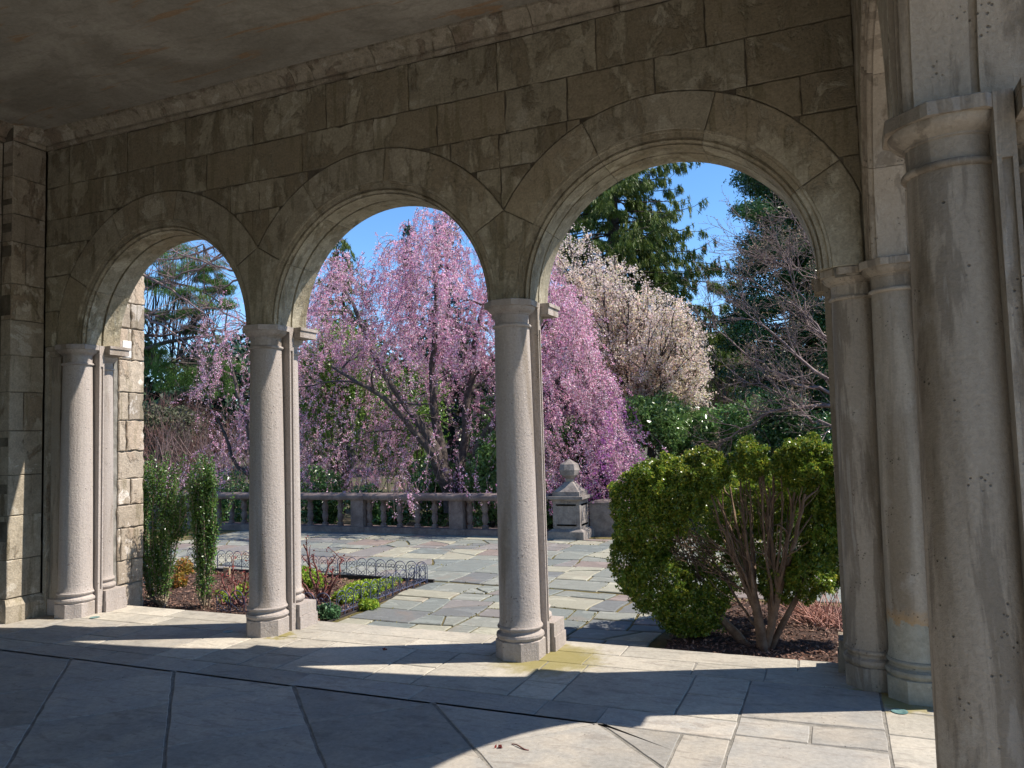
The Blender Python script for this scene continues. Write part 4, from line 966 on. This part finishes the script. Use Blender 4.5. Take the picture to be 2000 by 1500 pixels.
LIMBS = [[(882, 1000, 0, .17), (872, 930, 0, .14), (848, 870, -.1, .11), (800, 800, -.2, .08), (730, 700, -.3, .06), (690, 600, -.2, .04), (660, 540, 0, .02)],
         [(884, 990, 0, .15), (868, 900, .2, .12), (846, 800, .3, .09), (846, 700, .3, .07), (850, 590, .2, .05), (845, 500, .1, .03), (860, 440, 0, .015)],
         [(912, 1000, .1, .15), (922, 930, .1, .12), (938, 870, -.1, .10), (985, 800, -.2, .08), (1030, 700, -.2, .05), (1070, 600, 0, .03)],
         [(925, 990, .3, .12), (965, 870, .5, .09), (1060, 780, .4, .06), (1140, 700, .3, .03)], [(900, 990, .2, .13), (905, 860, .8, .1), (930, 700, 1.2, .07), (950, 560, 1.2, .04)],
         [(880, 980, -.1, .10), (840, 880, -.7, .08), (760, 780, -1.2, .05), (650, 720, -1.4, .03)]]
def ep(x, y, v):
    den = 1.0
    if x < 740: den = .75 if y < 690 else .36
    if 690 < x < 960 and y > 690: den = .75 if v > .1 else .16
    if 780 < x < 880 and y > 880: den = .7
    return den, (.35 if x > 1172 or (x > 1140 and y > 870) else .0)  # some right-edge strands turn purple: shade put into the blossom colour
weeping('large weeping cherry tree covered in pale pink blossom behind the balustrade', (890, 1000), 9.0, PROFILE, LIMBS, 3000, 22, ep, lenr=(.45, 1.15))
weeping('sparse weeping cherry tree with thin rosy blossom seen through the left arch', (505, 960), 9.6, [(385, 700), (410, 600), (440, 585), (480, 580), (520, 560), (560, 620), (600, 700)],
        [[(505, 1000, 0, .09), (500, 900, 0, .075), (470, 780, 0, .05), (445, 680, 0, .03), (440, 600, 0, .015)], [(508, 990, .1, .08), (520, 850, .2, .05), (540, 700, .2, .03), (530, 600, .1, .015)], [(500, 960, 0, .06), (440, 860, -.2, .035), (400, 760, -.2, .015)]], 330, 15, None, 'pink weeping cherry trees', (.5, 1.2), 1.4, .5, (MBLOSS, MPURP))
# low pink drift at the far left
t = plant('pink_azalea', 'loose low pink flowering shrub at the left behind the hollies', 'shrub', (at(380, 900, 10.2)[0], 10.2, -.3)); polys = []; tips = []
for k_ in range(16): grow((at(rng.uniform(300, 470), 900, 10.2)[0], 10.2+rng.normal(0, .3), -.3), (rng.normal(0, .3), rng.normal(0, .3), 1), rng.uniform(1.0, 1.5), .02, 1, polys, tips, 5, .6, .6, .12)
addwood(t, 'stems', polys, MBARKD, 4); C = along(tips, 26, .05); addleaf(t, 'blossom', C, U_(.016, .03, len(C)), U_(.011, .02, len(C)), MBLOSS)
t = plant('purple_azalea', 'small purple flowering branch at the foot of the weeping tree beside the finial', 'shrub', (at(1170, 930, 8.4)[0], 8.4, -.3)); polys = []; tips = []
for k_ in range(7): grow((at(1165+rng.normal(0, 18), 960, 8.4)[0], 8.4+rng.normal(0, .2), -.3), (rng.normal(0, .3), rng.normal(0, .2), 1), rng.uniform(.85, 1.1), .014, 1, polys, tips, 5, .55, .7, .12)
addwood(t, 'stems', polys, MBARKD, 4); C = along([q for q in tips if q[-1, 2] > .45], 40, .05); addleaf(t, 'blossom', C, U_(.016, .03, len(C)), U_(.011, .02, len(C)), MPURP)

# white blossoming tree
b0 = at(1225, 900, 12.2); b0[2] = -.3; t = plant('white_cherry_tree', 'creamy white blossoming tree with spreading upward branches right of the third pier', 'tree', b0); polys = []; tips = []
for ex, ey, dy, r in [(1110, 470, 0, .09), (1150, 455, .6, .08), (1200, 500, -.4, .08), (1270, 560, 0, .07), (1330, 600, .3, .07), (1365, 680, 0, .06), (1370, 740, -.3, .05), (1250, 640, -.8, .06), (1120, 560, -.6, .06), (1300, 500, .9, .06), (1210, 440, .9, .06), (1180, 600, -.9, .06), (1310, 690, -1, .05), (1345, 640, -.8, .05), (1140, 640, -.9, .05), (1240, 560, -.6, .05), (1290, 760, -.9, .05), (1385, 720, .2, .05), (1395, 690, .8, .05), (1350, 760, -.6, .05), (1330, 560, .8, .05), (1100, 430, .5, .06), (1075, 500, .3, .05), (1160, 520, -.8, .05), (1340, 700, -1.2, .05), (1310, 640, -1.2, .05), (1260, 700, -1.3, .05), (1380, 770, 0, .04), (1230, 560, -1.2, .05), (1370, 640, .2, .05)]:
    e = at(ex, ey, 12.2+dy*1.3); st = b0+np.array([0, 0, rng.uniform(.9, 1.9)]); d = e-st; L = np.linalg.norm(d)
    P = wand(st, d+np.array([0, 0, .25*L]), L, 10, .05, -.03); k = np.linspace(0, 1, 10)[:, None]; P = P+(e-P[-1])*k; polys.append((P, np.linspace(r, .012, 10)))
    for q in range(15):
        i = rng.integers(3, 10); dd = d/L+rng.normal(0, .45, 3)+[0, 0, .22]; grow(P[i], dd, rng.uniform(.5, 1.1), .016, 1, polys, tips, 4, .55, .55, .10)
    tips.append(P[4:])
polys.append((np.array([b0, b0+[0, 0, .7], b0+[.03, 0, 1.4], b0+[0, 0, 2.0]]), np.array([.17, .15, .13, .1])))
WTOP = ([1040, 1065, 1100, 1140, 1180, 1230, 1280, 1320, 1350, 1380, 1400], [470, 430, 420, 450, 490, 520, 565, 590, 615, 660, 720])
def under(P): x, y = proj(P[-1]); return y > np.interp(x, *WTOP)+rng.normal(0, 14) and x < 1392
polys = [q for q in polys if under(q[0])]; tips = [q for q in tips if under(q)]
addwood(t, 'trunk', polys, MBARK, 5); C = along(tips, 21, .045); n = len(C); C = (C[:, None]+rng.normal(0, .03, (n, 5, 3))).reshape(-1, 3)
addleaf(t, 'blossom', C, U_(.016, .030, len(C)), U_(.012, .023, len(C)), MWBLOSS)

# ------------------------------------------------------------------ conifers
def spruce(label, apex, Y, wid, m, ztop=None, zlo=1.0, step=.36, leafn=26, droop=.35, hang=.16, group='spruce trees beyond the terrace', seedw=1.0, Ls=.11):
    a = at(*apex, Y); H = a[2] if ztop is None else ztop; t = plant('spruce_tree', label, 'tree', (a[0], Y, -.3), group); polys = [(np.array([(a[0], Y, -.3), (a[0]+.05, Y, H*.5), (a[0], Y, H)]), np.array([.028*H*.6+.05, .02*H*.5+.03, .015]))]; C = []; D = []
    z = zlo
    while z < H-.25:
        f = (H-z)/H; Lb = min(wid, wid*1.25*f**.75)+.1; nb = 6 if f > .15 else 4; a0 = rng.uniform(0, 6)
        for k_ in range(nb):
            th = a0+k_*6.283/nb+rng.normal(0, .25); L = Lb*rng.uniform(.65, 1.12); mm = 9; s = np.linspace(0, 1, mm); o = np.array([math.cos(th), math.sin(th)])
            P = np.column_stack([a[0]+o[0]*L*s, Y+o[1]*L*s, z+L*(.16*s-droop*s**1.4*(1+.3*f)+.26*s**4)])+rng.normal(0, .03, (mm, 3))*s[:, None]
            polys.append((P, np.linspace(.02+.025*f, .006, mm)))
            nsub = max(3, int(L*4.2)); sd = np.array([-o[1], o[0], 0.0])
            for q in range(nsub):
                u = rng.uniform(.18, 1.0); i0 = min(mm-2, int(u*(mm-1))); pb = P[i0]+(P[i0+1]-P[i0])*(u*(mm-1)-i0)
                Ls2 = (.12+.42*L*.5*(1.1-u))*rng.uniform(.6, 1.25)*(1 if u < .95 else .4); dv = sd*(1 if q % 2 else -1)*rng.uniform(.5, 1)+np.array([o[0], o[1], 0])*rng.uniform(.3, .8); dv /= np.linalg.norm(dv)
                kk = max(4, int(leafn*Ls2*1.1)); s2 = rng.random(kk); cc = pb+dv*(s2*Ls2)[:, None]; cc[:, 2] += -.45*Ls2*s2**1.5-rng.random(kk)**1.4*hang*(.35+.65*(1-s2))+rng.normal(0, .012, kk)
                C.append(cc+rng.normal(0, .016, (kk, 3))); D.append(dv*.35+np.tile([0, 0, -.9], (kk, 1)))
        z += step*rng.uniform(.8, 1.2)*(1 if f > .2 else .6)
    addwood(t, 'trunk', polys, MBARKD, 4); C = np.concatenate(C); D = np.concatenate(D)
    addleaf(t, 'foliage', C, U_(.7, 1.4, len(C))*Ls, U_(.085, .15, len(C))*Ls, m, dirs=D); return t
spruce('tall sunlit spruce with hanging branchlets behind the white blossoming tree', (1190, 300), 20, 4.9, MSPR, 17.0, 2.5, .36, 190, .42, .34, Ls=.11)
spruce('olive green spruce tip at the left edge of the middle arch', (668, 455), 21, 2.6, MSPR, None, 1.0, .42, 120, .3, .2, Ls=.12)
spruce('dark spruce whose tips rise just above the pink weeping tree', (868, 398), 17, 1.9, MSPRD, None, 1.0, .40, 120, .25, .18, Ls=.09)
spruce('slender dark spruce tip left of the pink tree top', (798, 428), 17.5, 1.0, MSPRD, None, 1.0, .36, 120, .2, .14, Ls=.085)
spruce('grey green spruce low in the gap between the big spruce and the dark evergreen', (1385, 590), 22, 2.0, MSPR, None, .5, .42, 120, .3, .2, Ls=.12)
spruce('rounded green spruce filling the low gap left of the dark evergreen', (1440, 620), 24, 2.4, MPINE, None, .5, .42, 120, .3, .2, Ls=.12)

# pine with level limbs at the left
b0 = np.array([at(205, 800, 15)[0], 15.0, -.3]); t = plant('pine_tree', 'pine with dark level limbs and flat needle clumps seen through the left arch', 'tree', b0); polys = []; C = []
def pinelimb(pts, r):
    P = np.array([at(x, y, 15+dy) for x, y, dy in pts]); u = np.linspace(0, 1, 12); k = np.linspace(0, 1, len(P)); P = np.column_stack([np.interp(u, k, P[:, i]) for i in range(3)])+rng.normal(0, .035, (12, 3)); polys.append((P, np.linspace(r, r*.3, 12))); return P
limbs = [pinelimb([(205, 690, 0), (280, 682, 0), (345, 664, 0), (415, 655, 0)], .13), pinelimb([(205, 660, .3), (300, 655, .3), (400, 648, .2)], .09), pinelimb([(205, 560, 0), (280, 600, -.2), (340, 640, -.3), (380, 670, -.3)], .06), pinelimb([(205, 520, .2), (300, 550, 0), (380, 560, -.2), (450, 600, -.3)], .07), pinelimb([(205, 600, .5), (300, 500, .3), (400, 480, .3)], .06), pinelimb([(205, 720, .2), (290, 720, 0), (345, 705, 0)], .06)]
polys.append((np.array([b0, b0+[0, 0, 4], b0+[.1, 0, 9]]), np.array([.28, .22, .12])))
for cx, cy, rx, rz, dy in [(320, 505, 48, 13, .2), (385, 520, 45, 12, 0), (300, 560, 38, 14, .3), (360, 575, 60, 12, -.2), (430, 595, 45, 10, -.3), (310, 620, 34, 11, .3), (360, 615, 34, 10, -.3), (300, 712, 42, 22, 0), (335, 740, 38, 20, .2), (290, 690, 26, 10, .2), (405, 545, 30, 9, .2), (330, 535, 30, 10, .5), (440, 565, 34, 9, .4), (380, 640, 26, 8, 0), (395, 735, 42, 26, 1.5), (440, 725, 30, 24, 1.5), (330, 475, 40, 12, .8), (410, 760, 40, 20, 2)]:
    mm = pxm(15+dy, cx, cy); c = at(cx, cy, 15+dy)
    for k_ in range(12):
        cc = c+rng.normal(size=3)*np.array([rx, rx*.7, rz])*mm*.6; C.append(clump(cc, np.array([rx*.42, rx*.42, rz*.6])*mm, 260, .2))
        L_ = limbs[rng.integers(len(limbs))]; j = np.argmin(np.linalg.norm(L_-cc, axis=1)); s = np.linspace(0, 1, 6)[:, None]; polys.append((L_[j]*(1-s)+cc*s+rng.normal(0, .03, (6, 3))*s, np.linspace(.018, .006, 6)))
addwood(t, 'trunk', polys, MBARKD, 5); C = np.concatenate(C); addleaf(t, 'foliage', C, U_(.05, .10, len(C)), U_(.004, .009, len(C)), MPINE, dirs=np.tile([0, 0, .5], (len(C), 1)))
# bare tree overhead at the left
def bare(label, Y, limbs, m, per=9, name='bare_tree', group=None, lev=2, base=None, Lc=(.8, 1.6), r0=.014, buds=None, nch=4, ang=.65):
    b0 = at(*limbs[0][0][:2], Y) if base is None else np.array(base, float); b0 = np.array([b0[0], Y, -.3]) if base is None else b0
    t = plant(name, label, 'tree', b0, group); polys = []; tips = []
    for L in limbs:
        P = np.array([at(x, y, Y+dy) for x, y, dy, r in L]); rr = np.array([q[3] for q in L]); u = np.linspace(0, 1, 14); k = np.linspace(0, 1, len(P)); P = np.column_stack([np.interp(u, k, P[:, i]) for i in range(3)])+rng.normal(0, .03, (14, 3)); polys.append((P, np.interp(u, k, rr)))
        for q in range(per):
            i = rng.integers(3, 14); d = P[min(13, i+1)]-P[max(0, i-1)]; d /= np.linalg.norm(d); grow(P[i], d+rng.normal(0, .55, 3)+[0, 0, .25], rng.uniform(*Lc), r0, lev-1, polys, tips, nch, .6, ang, .13, .02)
    for L in limbs[:1]: polys.append((np.array([b0, (b0+at(*L[0][:2], Y))/2, at(L[0][0], L[0][1], Y+L[0][2])]), np.array([L[0][3]*1.5, L[0][3]*1.3, L[0][3]])))
    addwood(t, 'trunk', polys, m, 4)
    if buds is not None: C = np.concatenate([P[-1:]+rng.normal(0, .008, (2, 3)) for P in tips]); addleaf(t, 'buds', C, U_(.012, .022, len(C)), .007, buds)
    return t
bare('leafless tree whose branches reach down across the top of the left arch', 12.5, [[(520, 420, 0, .06), (440, 470, 0, .045), (380, 500, 0, .03), (290, 510, 0, .012)], [(520, 470, .2, .05), (430, 500, .2, .035), (340, 560, .2, .012)], [(520, 520, .4, .05), (440, 560, .4, .03), (370, 640, .4, .012)], [(520, 560, -.3, .04), (430, 520, -.3, .03), (300, 480, -.3, .012)], [(520, 610, .3, .03), (450, 650, .3, .02), (390, 640, .3, .01)], [(500, 640, 0, .03), (420, 600, 0, .02), (300, 610, .0, .01)], [(520, 440, -.5, .04), (400, 520, -.5, .03), (290, 560, -.5, .012)], [(250, 520, -.4, .05), (330, 560, -.4, .035), (430, 640, -.4, .015)], [(250, 600, -.6, .05), (330, 640, -.6, .03), (420, 720, -.6, .012)]], MTWIG, 14, Lc=(.6, 1.5), r0=.012)
# bare magnolia at the right
bare('bare magnolia with pale grey twisting limbs in front of the dark evergreen at the right', 9.8, [[(1720, 830, 0, 0.062), (1640, 795, 0, 0.046), (1560, 790, 0, 0.034), (1490, 812, 0, 0.022), (1430, 850, 0, 0.007)], [(1720, 830, .1, 0.056), (1620, 770, .1, 0.037), (1540, 740, .1, 0.028), (1470, 700, .1, 0.019), (1400, 640, .1, 0.007)], [(1700, 760, .3, 0.043), (1610, 660, .3, 0.031), (1540, 590, .3, 0.019), (1460, 540, .3, 0.007)], [(1690, 700, .2, 0.037), (1610, 560, .2, 0.025), (1580, 470, .2, 0.015), (1560, 400, .2, 0.006)], [(1680, 800, -.3, 0.037), (1590, 720, -.3, 0.028), (1500, 640, -.3, 0.019), (1440, 600, -.3, 0.007)], [(1690, 820, -.4, 0.037), (1600, 830, -.4, 0.025), (1510, 760, -.4, 0.015), (1440, 740, -.4, 0.006)], [(1680, 720, 0, 0.031), (1590, 630, 0, 0.019), (1530, 500, 0, 0.007)], [(1660, 600, .4, 0.025), (1580, 540, .4, 0.012), (1480, 490, .4, 0.006)]],
     MMAG, 17, 'magnolia_tree', None, 3, (at(1740, 900, 9.8)[0], 9.8, -.3), (.55, 1.2), .0095, MTAN, 4, .7)
# dark evergreen at the right
b0 = np.array([at(1600, 850, 17)[0], 17.0, -.3]); t = plant('evergreen_tree', 'tall dark evergreen tree rising behind the bare magnolia at the right', 'tree', b0); polys = [(np.array([b0, b0+[0, 0, 5], b0+[0, 0, 14]]), np.array([.25, .2, .1]))]; C = []
for k_ in range(230):
    py_ = rng.uniform(250, 860); left = np.interp(py_, [250, 340, 400, 430, 520, 600, 660, 720, 860], [1440, 1430, 1425, 1445, 1415, 1405, 1400, 1420, 1440]); px_ = left+rng.random()**1.2*(1700-left)+12
    e = at(px_, py_, 17+rng.normal(0, 1.3)); z0_ = max(.3, e[2]+rng.uniform(-.2, .9)); st = np.array([b0[0], 17, z0_]); s = np.linspace(0, 1, 7)[:, None]; P = st*(1-s)+e*s+np.column_stack([np.zeros(7), np.zeros(7), -.3*np.sin(s[:, 0]*3.1)]); polys.append((P, np.linspace(.03, .006, 7)))
    d = (e-st)/(np.linalg.norm(e-st)+1e-6); dens = 380 if not (560 < py_ < 780 and px_ > 1470) else 190
    for q in range(3): C.append(clump(e-d*rng.uniform(0, .8)+rng.normal(0, .12, 3), (.52, .52, .19), dens, .15))
addwood(t, 'trunk', polys, MBARKD, 4); C = np.concatenate(C); addleaf(t, 'foliage', C, U_(.032, .066, len(C)), U_(.012, .022, len(C)), MEVER)
# reddish brush and grey brush
def brush(label, xs, yb, yt, Y, m, n, group='leafless brush thickets beyond the terrace'):
    b0 = at(sum(xs)/2, yb, Y); b0[2] = -.3; t = plant('brush_thicket', label, 'shrub', b0, group); polys = []; tips = []
    for k_ in range(n):
        x = rng.uniform(*xs); p = at(x, yb, Y+rng.normal(0, .5)); p[2] = -.3; zt = at(x, rng.uniform(yt, yt+(yb-yt)*.4), Y)[2]; grow(p, (rng.normal(0, .22), rng.normal(0, .2), 1), (zt+.3)*.75, .022, 2, polys, tips, 4, .55, .5, .09)
    addwood(t, 'twigs', polys, m, 3)
brush('reddish leafless brush in the gap left of the dark evergreen', (1330, 1430), 860, 640, 15, MBRUSH, 34)
brush('brownish leafless thicket low in the left arch', (270, 470), 900, 750, 17, MBRUSH, 40)
brush('tall grey brown leafless thicket at the left edge of the left arch', (200, 400), 900, 700, 21, MBRUSH, 60)
brush('grey leafless thicket behind the sparse pink tree', (300, 560), 900, 770, 13.5, MTWIG, 26)
brush('grey brown leafless thicket behind the left of the weeping tree', (580, 760), 900, 740, 15, MTWIG, 26)

# ------------------------------------------------------------------ far trees
def far(x, Y, H, wd, m, label):
    t = plant('distant_tree', label, 'tree', (x, Y, -.3), 'distant trees closing the garden'); polys = [(np.array([(x, Y, -.3), (x+.2, Y, H*.55)]), np.array([.25, .12]))]; C = []
    for k_ in range(16):
        c = np.array([x, Y, H*.55])+rng.normal(size=3)*np.array([wd*.36, wd*.36, H*.2]); C.append(clump(c, (wd*.3, wd*.3, H*.15), 260, .4)); polys.append((np.array([(x, Y, H*.3), c]), np.array([.09, .02])))
    addwood(t, 'trunk', polys, MBARKD, 4); C = np.concatenate(C); addleaf(t, 'foliage', C, U_(.12, .28, len(C)), U_(.08, .16, len(C)), m)
FT = [('far bare grey green tree, leftmost of the distant row', MFAR), ('far dark conifer left of the pine limbs in the left arch', MSPRD), ('far brownish tree low in the left arch behind the thicket', MFAR), ('far grey tree behind the hollies in the left arch', MFAR), ('far dark tree behind the sparse pink tree', MSPRD),
      ('far grey green tree behind the second pier', MFAR), ('far grey tree behind the left edge of the weeping tree', MFAR), ('far dark tree behind the weeping tree limbs', MSPRD), ('far grey green tree behind the middle of the weeping tree', MFAR), ('far grey tree behind the right of the weeping tree', MFAR),
      ('far dark tree behind the third pier', MSPRD), ('far grey green tree behind the white blossoming tree', MFAR), ('far grey tree below the big spruce', MFAR), ('far dark tree in the gap beside the reddish brush', MSPRD), ('far grey green tree behind the dark evergreen', MFAR), ('far grey tree, rightmost of the distant row', MFAR)]
for i, x in enumerate(np.linspace(-36, 20, 16)):
    far(x+rng.normal(0, 1), 33+rng.normal(0, 3)+.12*abs(x), rng.uniform(6.5, 8.5) if x < -8 else rng.uniform(5, 6.6), rng.uniform(5, 6.5), FT[i][1], FT[i][0])
for fx, fy, fh, lb in [(300, 26, 7.5, 'dark conifer low at the left edge of the left arch'), (345, 28, 7.0, 'second dark conifer low in the left arch, behind the pink flowers'), (420, 27, 6.6, 'dark conifer behind the sparse pink tree trunk')]:
    far(at(fx, 800, fy)[0], fy, fh, 3.6, MSPRD, lb)
# a curled dry petal and twig bits on the sunlit floor
t_ = [(1016, 1458, 'curled dark red twig lying on the sunlit floor near the curved shadow edge', 'twig'), (975, 1459, 'tiny dark dry bud lying left of the curled twig', 'bud'), (750, 1268, 'crumpled dry leaf at the shadow edge between second and third pier', 'dry leaf')]
for px_, py_, lb, ct in t_:
    c = atz(px_, py_, .006); n = 9; a = np.linspace(0, 2.2, n)
    if ct == 'twig': P = np.column_stack([c[0]-.055+.11*np.linspace(0, 1, n), c[1]+.02*np.cos(a*1.6), np.full(n, .004)+.004*np.sin(a*2)]); V, Q = tube(P, np.linspace(.003, .0045, n), 5); o = npmesh('fallen_twig', V, Q, MROSE)
    else: V, Q = leaves(c+rng.normal(0, .008, (9, 3))*[1, 1, .3], .014, .008); o = npmesh('fallen_bud' if ct == 'bud' else 'fallen_leaf', V, Q, MREDL)
    tag(o, lb, ct)
bpy.context.view_layer.update()
